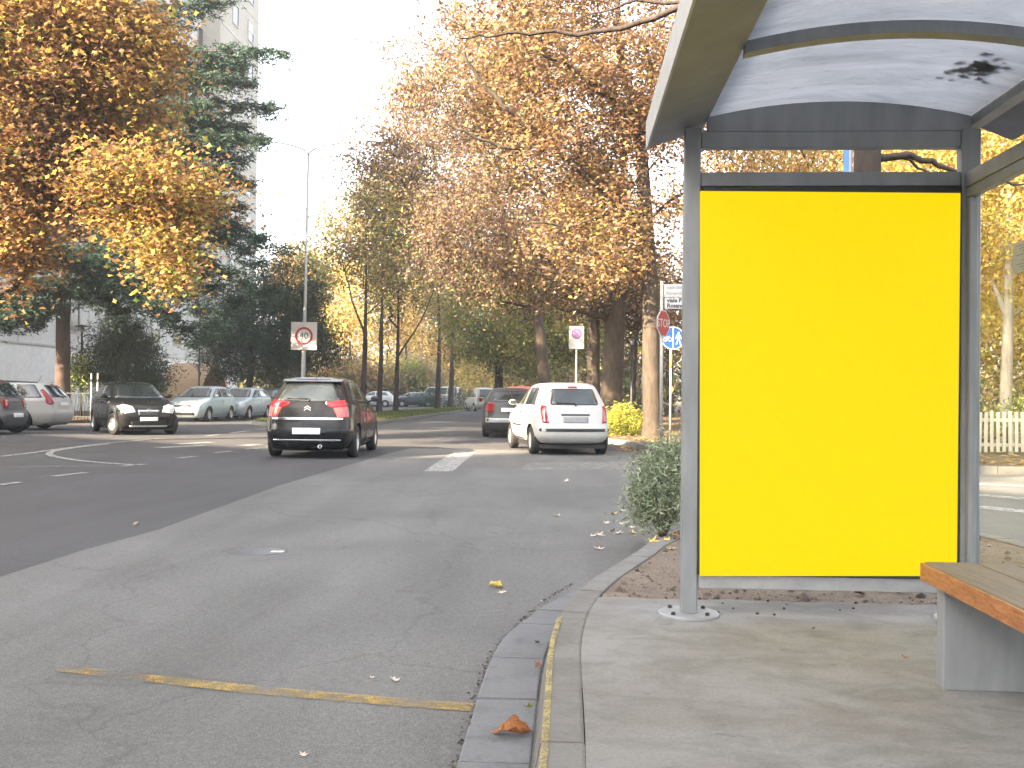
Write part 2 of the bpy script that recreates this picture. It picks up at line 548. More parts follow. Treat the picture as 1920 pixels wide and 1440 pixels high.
# ------------------------------------------------------------------ vegetation builders
def rand_rot(rng, n, tilt=None):
    """n random rotation matrices; tilt keeps the leaf normal within a spread of straight up"""
    if tilt is None:
        q = rng.normal(size=(n, 4)); q /= np.linalg.norm(q, axis=1)[:, None]
        w, x, y, z = q.T
        return np.stack([np.stack([1 - 2 * (y * y + z * z), 2 * (x * y - z * w), 2 * (x * z + y * w)], -1),
                         np.stack([2 * (x * y + z * w), 1 - 2 * (x * x + z * z), 2 * (y * z - x * w)], -1),
                         np.stack([2 * (x * z - y * w), 2 * (y * z + x * w), 1 - 2 * (x * x + y * y)], -1)], 1)
    a = rng.uniform(0, 2 * np.pi, n)
    nz = np.stack([rng.normal(0, tilt, n), rng.normal(0, tilt, n), np.ones(n)], -1)
    nz /= np.linalg.norm(nz, axis=1)[:, None]
    x0 = np.stack([np.cos(a), np.sin(a), np.zeros(n)], -1)
    x0 -= nz * (x0 * nz).sum(1)[:, None]; x0 /= np.linalg.norm(x0, axis=1)[:, None]
    y0 = np.cross(nz, x0)
    return np.stack([x0, y0, nz], -1)

LEAF_DIAMOND = (np.array([[-.5, 0, 0], [0, -.30, .07], [.5, 0, -.05], [0, .30, .07]]), [(0, 1, 2), (0, 2, 3)])
LEAF_LOBED = (np.array([[-.5, 0, 0], [-.18, -.22, .05], [-.02, -.52, .10], [.14, -.22, .04], [.55, 0, -.06], [.14, .22, .04], [-.02, .52, .10], [-.18, .22, .05]]),
              [(0, 1, 7), (1, 2, 3), (1, 3, 5, 7), (3, 4, 5), (5, 6, 7)])
_t = []
for _k in range(5):
    _a = 2 * math.pi * _k / 5
    _c, _s = math.cos(_a) * .42, math.sin(_a) * .42
    _t += [[0, 0, 0], [_c * .5 - _s * .09, _s * .5 + _c * .09, .1], [_c * 1.2, _s * 1.2, .24 * (1 if _k % 2 else -.6)]]
LEAF_NEEDLE = (np.array(_t), [(3 * k, 3 * k + 1, 3 * k + 2) for k in range(5)])
LEAF_BLADE = (np.array([[-.5, 0, 0], [0, -.09, .05], [.5, 0, 0], [0, .09, .05]]), [(0, 1, 2), (0, 2, 3)])

def palette(rng, pos, pal, w, scale=1.6):
    """one colour per leaf: mostly shared inside a clump, with a scatter of others"""
    n = len(pos)
    pal = np.array(pal); w = np.array(w, float)
    if w.ndim == 1: w = np.repeat(w[None], n, 0)
    ph = rng.uniform(0, 6.28, (len(pal), 3)); fq = rng.normal(0, 1.0 / scale, (len(pal), 3, 3))
    fld = np.zeros((n, len(pal)))
    for i in range(len(pal)):
        fld[:, i] = np.sin(pos @ fq[i].T + ph[i]).sum(1)
    sc = np.log(w + 1e-6) + fld * .45 + rng.gumbel(size=(n, len(pal))) * .75
    c = pal[sc.argmax(1)]
    return np.clip(c * rng.uniform(.65, 1.35, (n, 1)) * rng.uniform(.9, 1.1, (n, 3)), .004, .9)

def leaves(rng, centres, per, sig, size, pal, w, shape, tilt=None, flat=.75, wz=None, jit=.35):
    n = len(centres)
    cnt = np.maximum(3, (per * rng.gamma(3.0, 1 / 3.0, n))).astype(int)
    idx = np.repeat(np.arange(n), cnt)
    s = sig * rng.uniform(.6, 1.3, n)[idx][:, None]
    pos = centres[idx] + rng.normal(size=(len(idx), 3)) * s * np.array([1, 1, flat])
    R = rand_rot(rng, len(idx), tilt)
    sz = size * rng.uniform(1 - jit, 1 + jit, len(idx))
    v = np.einsum('nij,kj->nki', R, shape[0]) * sz[:, None, None] + pos[:, None, :]
    ww = w if wz is None else wz(pos)
    return v, palette(rng, pos, pal, ww)

def sample_ell(rng, e, n, shell=.5):
    """points in an ellipsoid (c, r) leaning to its outside"""
    c, r = e
    d = rng.normal(size=(n, 3)); d /= np.linalg.norm(d, axis=1)[:, None]
    rad = rng.uniform(0, 1, n) ** (1 / 3 * (1 - shell * .6))
    rad *= 1 + .16 * np.sin(d @ np.array([3.1, 2.3, 4.2]) * 2.1 + c[0]) + .06 * rng.normal(size=n)
    return np.array(c) + d * rad[:, None] * np.array(r)

def ell(px, py, rx, ry, Y, ryd=None):
    """crown lobe seen at a pixel, at a distance; radii come out in metres"""
    p = P(px, py, Y); k = Y / F
    return ((p.x, p.y, p.z), (rx * k, (ryd if ryd else rx * k), ry * k))

class Skel:
    """branch skeleton grown towards clump centres"""
    def __init__(s): s.p, s.par, s.rmin = [], [], []
    def node(s, p, par, r=0.0):
        s.p.append(np.array(p, float)); s.par.append(par); s.rmin.append(r)
        return len(s.p) - 1
    def path(s, pts, start, r0, r1):
        k = start
        for i, p in enumerate(pts):
            k = s.node(p, k, r0 + (r1 - r0) * (i / max(1, len(pts) - 1)))
        return k
    def grow(s, rng, cents, step=.7, wob=.12, sag=.0, minz=0.0, lift=.25):
        P0 = np.array(s.p)
        order = np.argsort(np.linalg.norm(cents - P0[min(len(P0) - 1, 3)], axis=1))
        cap = len(P0) + len(cents) * 14
        buf = np.zeros((cap, 3)); buf[:len(P0)] = P0
        ok = np.zeros(cap, bool); ok[:len(P0)] = P0[:, 2] > minz
        if not ok.any(): ok[len(P0) - 1] = True
        n = len(P0)
        for ci in order:
            c = cents[ci]
            d = buf[:n] - c
            cost = np.linalg.norm(d, axis=1) + lift * np.maximum(0, d[:, 2])
            cost[~ok[:n]] = 1e9
            j = int(cost.argmin())
            a = buf[j].copy(); L = np.linalg.norm(c - a)
            m_ = min(10, max(1, int(L / step)))
            bow = rng.normal(0, wob * L, 3) * .5 + np.array([0, 0, -sag * L])
            k = j
            for i in range(1, m_ + 1):
                t = i / m_
                q = a + (c - a) * t + bow * (4 * t * (1 - t)) + (rng.normal(0, wob * .25 * step, 3) if i < m_ else 0)
                k = s.node(q, k)
                buf[n] = q; ok[n] = True; n += 1
    def mesh(s, name, rtip=.012, pw=.42, rmax=9, thin=0.0, n_sides=6):
        n = len(s.p)
        cnt = np.zeros(n)
        ch = np.zeros(n, int)
        for i in range(n):
            if s.par[i] >= 0: ch[s.par[i]] += 1
        cnt[ch == 0] = 1
        for i in range(n - 1, -1, -1):
            if s.par[i] >= 0: cnt[s.par[i]] += cnt[i]
        r = np.minimum(rtip * cnt ** pw, rmax)
        r = np.maximum(r * np.where(np.array(s.rmin) > 0, 0, 1), np.array(s.rmin))
        V, Fc = [], []
        for i in range(n):
            j = s.par[i]
            if j < 0: continue
            a, b = s.p[j], s.p[i]
            d = b - a; L = np.linalg.norm(d)
            if L < 1e-5 or r[i] < thin: continue
            d = d / L
            ref = np.array([1., 0, 0]) if abs(d[0]) < .7 else np.array([0, 1., 0])
            u = np.cross(d, ref); u /= np.linalg.norm(u); w = np.cross(d, u)
            m_ = n_sides if r[i] > .03 else 4 if r[i] > .015 else 3
            if r[i] > .15: m_ = 12
            ra = min(r[j], r[i] * 1.35) if s.rmin[i] == 0 else r[j]
            t = np.arange(m_) * 2 * np.pi / m_
            ring = np.cos(t)[:, None] * u + np.sin(t)[:, None] * w
            o = len(V)
            e = b + d * min(L * .08, r[i] * .5)
            V.extend(a + ring * ra); V.extend(e + ring * r[i])
            for k in range(m_):
                k2 = (k + 1) % m_
                Fc.append((o + k, o + k2, o + m_ + k2, o + m_ + k))
        me = bpy.data.meshes.new(name)
        me.from_pydata(V, [], Fc)
        me.polygons.foreach_set("use_smooth", [True] * len(Fc))
        return me

def tree(name, label, cat, base, trunk, ells, nclump, per, sig, leaf, pal, w, shape=LEAF_DIAMOND, bark_m=None, leaf_m=None, seed=1,
         limbs=(), group=None, rtip=.012, shell=.5, minz=None, wz=None, tilt=None, flat=.75, extra=None, sag=0.0, lift=.25, thin=0.0, pw=.42, kink=.03):
    """base: foot of the trunk; trunk: (dx,dy,dz,r) nodes above it; ells: list of (ellipsoid, weight)"""
    rng = np.random.default_rng(seed)
    root = thing(name, label, cat, base, 0, group)
    b = np.array(base)
    sk = Skel()
    k = sk.node((0, 0, -.15), -1, trunk[0][3] * 1.25)
    k = sk.node((0, 0, .35), k, trunk[0][3])
    for dx, dy, dz, r in trunk[1:]:
        k = sk.node((dx, dy, dz), k, r)
    for pts, r0, r1 in limbs:
        P0 = np.array(sk.p)
        q = np.array(pts[0]) - b
        st = int(np.linalg.norm(P0 - q, axis=1).argmin())
        # subdivide
        fine = [np.array(p) - b for p in pts]
        out = []
        for a, c in zip(fine[:-1], fine[1:]):
            for t in (0, .33, .66): out.append(a + (c - a) * t + rng.normal(0, kink, 3))
        out.append(fine[-1])
        sk.path(out, st, r0, r1)
    cents = []
    tot = sum(wt for _, wt in ells)
    for e, wt in ells:
        ee = ((np.array(e[0]) - b), e[1])
        cents.append(sample_ell(rng, ee, max(2, int(nclump * wt / tot)), shell))
    cents = np.concatenate(cents)
    cents = cents[cents[:, 2] > .3]
    sk.grow(rng, cents, minz=(minz if minz is not None else trunk[-1][2] * .55), sag=sag, lift=lift)
    link("trunk", sk.mesh("trunk", rtip, pw, thin=thin, rmax=trunk[0][3] * .75), root, mat=bark_m or M_BARK)
    v, c = leaves(rng, cents, per, sig, leaf, pal, w, shape, tilt, flat, wz=wz)
    if extra is not None: v, c = extra(rng, v, c, cents)
    keep = v[:, :, 2].min(1) > .02
    cr = link("crown", soup("crown", v[keep], len(shape[0]), shape[1], c[keep], leaf_m or M_LEAF), root)
    cr["kind"] = "stuff"
    return root

def shrub(name, label, cat, base, ells, nclump, per, sig, leaf, pal, w, shape=LEAF_DIAMOND, seed=1, leaf_m=None, stems=9, group=None, tilt=None, flat=.9, stem_m=None):
    rng = np.random.default_rng(seed)
    root = thing(name, label, cat, base, 0, group)
    b = np.array(base)
    cents = np.concatenate([sample_ell(rng, (np.array(e[0]) - b, e[1]), max(2, int(nclump * wt)), .55) for e, wt in ells])
    cents[:, 2] = np.abs(cents[:, 2]) + .03
    sk = Skel()
    k0 = sk.node((0, 0, -.05), -1, .03)
    for i in range(stems):
        a = rng.uniform(0, 6.28)
        sk.node((.08 * math.cos(a), .08 * math.sin(a), .10), k0, .02)
    sk.grow(rng, cents, step=.25, wob=.1)
    link("stem", sk.mesh("stem", .006, .4, rmax=.05), root, mat=stem_m or M_BARKD)
    v, c = leaves(rng, cents, per, sig, leaf, pal, w, shape, tilt, flat)
    v[:, :, 2] = np.abs(v[:, :, 2]) + .005
    f = link("foliage", soup("foliage", v, len(shape[0]), shape[1], c, leaf_m or M_EVERG), root)
    f["kind"] = "stuff"
    return root

# leaf colours (albedo)
ORANGE, OCHRE, YELLOW, RUST, BROWN, GREEN, LIME, TAN = (.33, .18, .075), (.40, .265, .10), (.54, .43, .12), (.24, .125, .07), (.165, .108, .07), (.11, .15, .045), (.30, .34, .08), (.36, .265, .165)
DGREEN, DGREEN2, BLUEG = (.026, .054, .026), (.042, .075, .033), (.026, .062, .052)

def cedar(name, label, base, height, r0, tiers, seed):
    """tiers: (z, azimuth, length, rise, droop)"""
    rng = np.random.default_rng(seed)
    root = thing(name, label, "tree", base)
    sk = Skel()
    k = sk.node((0, 0, -.2), -1, r0 * 1.3)
    zs = np.linspace(.3, height, 22)
    ids = []
    for z in zs:
        k = sk.node((rng.normal(0, .03), rng.normal(0, .03), z), k, max(.04, r0 * (1 - z / height) ** .8))
        ids.append(k)
    cents = []
    for (z, az, L, rise, droop) in tiers:
        st = ids[int(np.abs(zs - z).argmin())]
        n = 9
        kk = st
        d = np.array([math.cos(az), math.sin(az), 0])
        side = np.array([-d[1], d[0], 0])
        curve = rng.normal(0, .05)
        for i in range(1, n + 1):
            t = i / n
            p = np.array([0, 0, z]) + d * L * t + side * curve * L * t * t + np.array([0, 0, rise * L * t - droop * L * t ** 2.2])
            kk = sk.node(p, kk, max(.012, .085 * (L / 7) * (1 - t * .9)))
            if t > .18:
                wd = (.14 + .26 * L * math.sin(math.pi * min(1, t * .9 + .1)) * .55)
                for q in range(int(6 + 5.0 * wd)):
                    o = rng.uniform(-1, 1) * wd
                    c = p + side * o + d * rng.normal(0, .22) + np.array([0, 0, -abs(o) * .16 - .05 + rng.normal(0, .06)])
                    cents.append(c)
                    if q < 2: sk.node(c, kk, .012)
    cents = np.array(cents)
    link("trunk", sk.mesh("trunk", .01, .3), root, mat=M_BARKC)
    v, c = leaves(rng, cents, 22, .20, .33, [(.020, .046, .030), (.027, .058, .035), (.014, .032, .021), (.04, .072, .042)], [3, 2, 3, .7], LEAF_NEEDLE, tilt=.45, flat=.45)
    dr = rng.uniform(0, 1, len(v)) < .25        # hanging sprays
    v[dr, :, 2] -= rng.uniform(0, .5, dr.sum())[:, None]
    cr = link("crown", soup("crown", v, 15, LEAF_NEEDLE[1], c, M_EVERG), root)
    cr["kind"] = "stuff"
    return root
# ------------------------------------------------------------------ ground, roads, kerbs
def flat(name, pts, z, mt, kind="structure", parent=None):
    me = bpy.data.meshes.new(name)
    me.from_pydata([(p[0], p[1], z) for p in pts], [], [tuple(range(len(pts)))])
    bm = bmesh.new(); bm.from_mesh(me)
    bmesh.ops.triangulate(bm, faces=bm.faces)
    bmesh.ops.recalc_face_normals(bm, faces=bm.faces)
    if bm.faces[:] and sum(f.normal.z * f.calc_area() for f in bm.faces) < 0:
        bmesh.ops.reverse_faces(bm, faces=bm.faces)
    bm.to_mesh(me); bm.free()
    o = link(name, me, parent, mat=mt)
    if kind: o["kind"] = kind
    return o
def slab(name, pts, z0, z1, mt):
    mb = MB(); mb.prism(pts, z0, z1, 'Z')
    me = mb.mesh(name)
    bm = bmesh.new(); bm.from_mesh(me); bmesh.ops.triangulate(bm, faces=bm.faces); bm.to_mesh(me); bm.free()
    o = link(name, me, mat=mt); o["kind"] = "structure"
    return o
def smooth(pts, n=6):
    pts = [Vector((p[0], p[1], 0)) for p in pts]
    ext = [pts[0] * 2 - pts[1]] + pts + [pts[-1] * 2 - pts[-2]]
    out = []
    for i in range(1, len(ext) - 2):
        a, b, c, d = ext[i - 1], ext[i], ext[i + 1], ext[i + 2]
        for k in range(n):
            t = k / n
            out.append(.5 * ((2 * b) + (c - a) * t + (2 * a - 5 * b + 4 * c - d) * t * t + (3 * b - a - 3 * c + d) * t ** 3))
    out.append(pts[-1])
    return out
class Curve2:
    def __init__(s, pts):
        s.p = pts; s.s = [0]
        for a, b in zip(pts[:-1], pts[1:]): s.s.append(s.s[-1] + (b - a).length)
        s.L = s.s[-1]
    def at(s, u, off=0.0):
        u = max(0, min(s.L - 1e-6, u))
        i = int(np.searchsorted(s.s, u, side='right') - 1); i = min(i, len(s.p) - 2)
        a, b = s.p[i], s.p[i + 1]
        q = a + (b - a) * ((u - s.s[i]) / max(1e-9, s.s[i + 1] - s.s[i]))
        def nrm(k):
            d = s.p[min(k + 1, len(s.p) - 1)] - s.p[max(k - 1, 0)]
            return Vector((-d.y, d.x, 0)).normalized()
        f = (u - s.s[i]) / max(1e-9, s.s[i + 1] - s.s[i])
        nn = (nrm(i) * (1 - f) + nrm(i + 1) * f).normalized()
        return q + nn * off
def stones(parent, name, cv, s0, s1, length, prof, mt, rng, gap=.007, jit=.002, taper=None):
    """prof: (offset, z) closed outline swept along the curve in separate stones"""
    u = s0
    while u < s1 - .1:
        L = min(length * rng.uniform(.88, 1.12), s1 - u)
        mb = MB()
        dz = rng.normal(0, jit); do = rng.normal(0, jit)
        nseg = 3
        rings = []
        for k in range(nseg + 1):
            uu = u + gap / 2 + (L - gap) * k / nseg
            sc = taper(uu) if taper else 1.0
            rings.append([(lambda q: (q.x, q.y, z + (dz if z > 0 or name == 'gutter_stone' else 0)))(cv.at(uu, (o if o <= .05 else .035 + (o - .035) * sc) + do)) for o, z in prof])
        n = len(prof)
        vs = [p for r in rings for p in r]
        fs = [tuple(range(n)), tuple(range((nseg + 1) * n - 1, nseg * n - 1, -1))]
        for k in range(nseg):
            for i in range(n):
                j = (i + 1) % n
                fs.append((k * n + i, k * n + n + i, k * n + n + j, k * n + j))
        mb.add(vs, fs)
        mb.build(name, mt, parent)
        u += L
def strip(name, pts, width, z, mt, parent=None):
    """flat painted line along a polyline"""
    pts = [Vector((p[0], p[1], 0)) for p in pts]
    L, R = [], []
    for i, p in enumerate(pts):
        d = (pts[min(i + 1, len(pts) - 1)] - pts[max(i - 1, 0)]).normalized()
        nn = Vector((-d.y, d.x, 0)) * width / 2
        L.append(p + nn); R.append(p - nn)
    vs = [(q.x, q.y, z) for q in L] + [(q.x, q.y, z) for q in R]
    n = len(pts)
    fs = [(i + n, i + n + 1, i + 1, i) for i in range(n - 1)]
    me = bpy.data.meshes.new(name); me.from_pydata(vs, [], fs)
    o = link(name, me, parent, mat=mt)
    o["kind"] = "structure"
    return o

flat("ground", [(-500, -300), (500, -300), (500, 900), (-500, 900)], -.03, M_PARK)
flat("road", [(-70, -60), (60, -60), (60, 190), (-70, 190)], 0.0, M_ROAD)
seam = [G(*q) for q in [(0, 1083), (150, 1034), (300, 993), (520, 912), (740, 847)]]
flat("lay_by", [(-3.95, -30), (-3.9, 2)] + [(p.x, p.y) for p in seam] + [(-3.55, 22.5), (60, 22.5), (60, -30)], .004, M_OLD)

rngk = np.random.default_rng(5)
Kp = [(-.10, -14), (-.10, -6), (-.10, 0), (-.10, 1.8)] + [(lambda q: (q.x, q.y))(G(x, y, .13)) for x, y in
      [(1010, 1440), (1020, 1330), (1026, 1240), (1035, 1190), (1057, 1140), (1094, 1098), (1142, 1065), (1192, 1035), (1228, 1012)]] + \
     [(1.15, 8.75), (1.9, 9.25), (2.7, 9.2), (3.3, 8.7), (3.52, 7.9), (3.52, 6.6), (3.5, 4), (3.5, 0), (3.5, -14)]
KC = Curve2(smooth(Kp, 6))
kerb = empty("kerb"); kerb["kind"] = "structure"
# arc position of some heights along the curve
def arc_of(y, first=True):
    us = np.linspace(0, KC.L, 1200)
    ys = np.array([KC.at(u).y for u in us])
    i = np.nonzero(ys >= y)[0]
    return us[i[0]] if first else us[i[-1]]
s_a, s_tip, s_b = arc_of(.6), arc_of(8.2), arc_of(4.5, False)
stones(kerb, "kerb_stone", KC, s_a, s_b, .62, [(-.135, -.05), (-.135, .128), (-.125, .133), (-.006, .133), (.004, .122), (.034, -.02), (.03, -.05)], M_KERB, rngk)
stones(kerb, "kerb_stone", KC, 0, s_a, 1.2, [(-.135, -.05), (-.135, .133), (0, .133), (.034, -.02), (.03, -.05)], M_KERB, rngk)
gutter = empty("gutter"); gutter["kind"] = "structure"
g_end = arc_of(7.45)
stones(gutter, "gutter_stone", KC, s_a - 1.2, g_end, .335, [(.038, -.06), (.038, .011), (.045, .014), (.268, .014), (.275, .011), (.275, -.06)], M_GUTTER, rngk, gap=.006, jit=.0018,
       taper=lambda u: min(1.0, max(.05, (g_end - u) / (g_end - arc_of(5.1)))))
# yellow edge on the kerb
ye = []
for y in np.linspace(.8, 4.95, 26):
    ye.append(KC.at(arc_of(y), -.012))
strip("yellow_kerb_line", ye, .023, .1385, M_YELLOW_EDGE)

inner = [KC.at(u, -.1385) for u in np.linspace(0, KC.L, 260)]
EDGE_Y = 5.52
front = [q for q in inner if q.y < EDGE_Y and q.x < 1.5]
back = [q for q in inner if q.y < EDGE_Y and q.x > 1.5]
edge = [(x, EDGE_Y + .012 * math.sin(x * 9) + .01 * math.sin(x * 23)) for x in np.linspace(front[-1].x + .01, back[0].x - .01, 24)]
slab("pavement", [(q.x, q.y) for q in front] + edge + [(q.x, q.y) for q in back], -.05, .13, M_CONC)
tip = [q for q in inner if q.y >= EDGE_Y]
# bare earth of the island tip: a gently lumpy sheet
def lumpy(name, poly, z, amp, mt, step=.12, seed=1):
    rng = np.random.default_rng(seed)
    bm = bmesh.new()
    vs = [bm.verts.new((p[0], p[1], z)) for p in poly]
    f = bm.faces.new(vs)
    bmesh.ops.triangulate(bm, faces=bm.faces)
    x0, x1 = min(p[0] for p in poly), max(p[0] for p in poly); y0, y1 = min(p[1] for p in poly), max(p[1] for p in poly)
    for ax, lo, hi in ((0, x0, x1), (1, y0, y1)):
        k = lo + step
        while k < hi:
            co = (k, 0, 0) if ax == 0 else (0, k, 0); no = (1, 0, 0) if ax == 0 else (0, 1, 0)
            bmesh.ops.bisect_plane(bm, geom=bm.verts[:] + bm.edges[:] + bm.faces[:], plane_co=co, plane_no=no)
            k += step
    for v in bm.verts:
        if not v.is_boundary:
            v.co.z += amp * (math.sin(v.co.x * 7 + 2 * math.sin(v.co.y * 5)) * .5 + math.sin(v.co.y * 11 + v.co.x * 3) * .4 + rng.normal(0, .35))
    bmesh.ops.recalc_face_normals(bm, faces=bm.faces)
    if sum(f.normal.z for f in bm.faces) < 0: bmesh.ops.reverse_faces(bm, faces=bm.faces)
    for f in bm.faces: f.smooth = True
    me = bpy.data.meshes.new(name); bm.to_mesh(me); bm.free()
    o = link(name, me, mat=mt); o["kind"] = "structure"
    return o
lumpy("bare_earth", [(q[0], q[1] + .003) for q in edge] + [(q.x, q.y) for q in reversed(tip)], .118, .007, M_EARTH)

# the far corner of the side street: park ground with its kerb
pk = [(40, 16.6), (14, 16.6), (8, 16.9), (5, 17.9), (3.2, 19.4), (2.1, 20.9), (1.75, 22.2), (1.55, 24), (1.1, 26), (.2, 28.5), (-.35, 31), (-.5, 36), (-.5, 60), (-.5, 110), (-.5, 160)]
PKC = Curve2(smooth(pk, 5))
pin = [PKC.at(u, -.14) for u in np.linspace(0, PKC.L, 160)]
slab("park_ground", [(q.x, q.y) for q in pin] + [(40, 160)], -.05, .125, M_PARK)
pkerb = empty("kerb"); pkerb["kind"] = "structure"
u0 = 0
for u in np.linspace(0, PKC.L, 600):
    if PKC.at(u).x < 9: u0 = u; break
for u in np.linspace(0, PKC.L, 600):
    if PKC.at(u).y > 40: u1 = u; break
stones(pkerb, "kerb_stone", PKC, u0, u1, 1.0, [(-.15, -.05), (-.15, .13), (0, .13), (.02, -.05)], M_KERB, rngk)
stones(pkerb, "kerb_stone", PKC, u1, PKC.L, 12.0, [(-.15, -.05), (-.15, .13), (0, .13), (.02, -.05)], M_KERB, rngk)

# grass median between the carriageways
md = [(-12.2, 38.2), (-11.2, 36.6), (-9.6, 36.0), (-8.2, 36.8), (-7.6, 39), (-7.6, 60), (-7.65, 84), (-8.4, 86), (-9.2, 84), (-11.4, 62), (-12.4, 48), (-12.4, 42), (-12.2, 38.2)]
MDC = Curve2(smooth(md, 4))
slab("median", [(q.x, q.y) for q in [MDC.at(u, .16) for u in np.linspace(0, MDC.L * .999, 120)]], -.05, .12, M_LAWN)
mk = empty("kerb"); mk["kind"] = "structure"
stones(mk, "kerb_stone", MDC, 0, MDC.L, 2.4, [(.15, -.05), (.15, .128), (0, .128), (-.015, -.05)], M_KERB, rngk)

# left side: verge in front of the apartment block and verge under the orange plane tree
slab("verge", [(-19.2, 35.5), (-18.3, 37), (-18.3, 120), (-26.2, 120), (-70, 120), (-70, 35.5)], -.05, .12, M_PARK)
slab("verge", [(-9.9, 10), (-11.8, 18.5), (-13.5, 22.3), (-14.2, 23.6), (-70, 23.6), (-70, -40), (-9.9, -40)], -.05, .12, M_PARK)
slab("parking_lot", [(-13.6, 88), (-8.5, 90), (-8.5, 150), (-30, 150), (-30, 125), (-13.6, 120)], -.05, .02, M_OLD)

# painted markings
def dash(a, b, w, mt=None, name="lane_dash"):
    p, q = G(*a), G(*b)
    pts = [p.lerp(q, t) for t in np.linspace(0, 1, 5)]
    return strip(name, pts, w, .009, mt or M_WHITE_MARK)
for a, b in [((0, 910), (38, 905)), ((100, 894), (160, 887)), ((228, 875), (270, 871)), ((332, 860), (368, 856)), ((400, 850), (434, 846.5)), ((462, 842.5), (490, 840.5)), ((500, 839), (520, 837))]:
    dash(a, b, .13)
for a, b in [((432, 812.5), (468, 808)), ((480, 806), (508, 803)), ((386, 818), (410, 815.5))]:
    dash(a, b, .14)
strip("edge_line", smooth([G(x, y) for x, y in [(205, 833), (150, 839), (108, 845), (93, 850), (100, 856), (140, 863), (200, 869), (262, 873)]], 5), .13, .009, M_WHITE_MARK)
strip("edge_line", smooth([G(x, y) for x, y in [(0, 857), (60, 850), (110, 843), (200, 832), (300, 823)]], 5), .13, .0125, M_WHITE_MARK)
dash((0, 877), (228, 874), .07, M_FAINT_MARK, "edge_line")
dash((296, 840), (380, 836), .34, M_WHITE_MARK, "crossing_stripe")
dash((330, 833.5), (396, 829.5), .30, M_WHITE_MARK, "crossing_stripe")
dash((455, 836), (482, 834), .34, M_WHITE_MARK, "crossing_stripe")
for _x in ((1830, 908, 1990, 916), (1830, 929, 1990, 941), (1830, 951, 1990, 968)):
    dash(_x[:2], _x[2:], .32, M_WHITE_MARK, "crossing_stripe")
def quad(name, pts, mt):
    q = [G(x, y) for x, y in pts]
    o = flat(name, [(p.x, p.y) for p in q], .009, mt)
    return o
quad("crossing_stripe", [(793, 885), (848, 885), (893, 848), (851, 848)], M_WHITE_MARK)
quad("crossing_stripe", [(975, 882), (1190, 882), (1188, 868), (990, 868)], M_FAINT_MARK)
yl = [G(x, y) for x, y in [(112, 1256), (200, 1266), (330, 1281), (480, 1297), (640, 1311), (760, 1321), (886, 1330)]]
strip("yellow_stop_line", smooth(yl[2:], 6), .10, .009, M_YELLOW_MARK)
strip("yellow_stop_line", smooth(yl[:3], 6), .095, .009, M_YELLOW_FAINT)

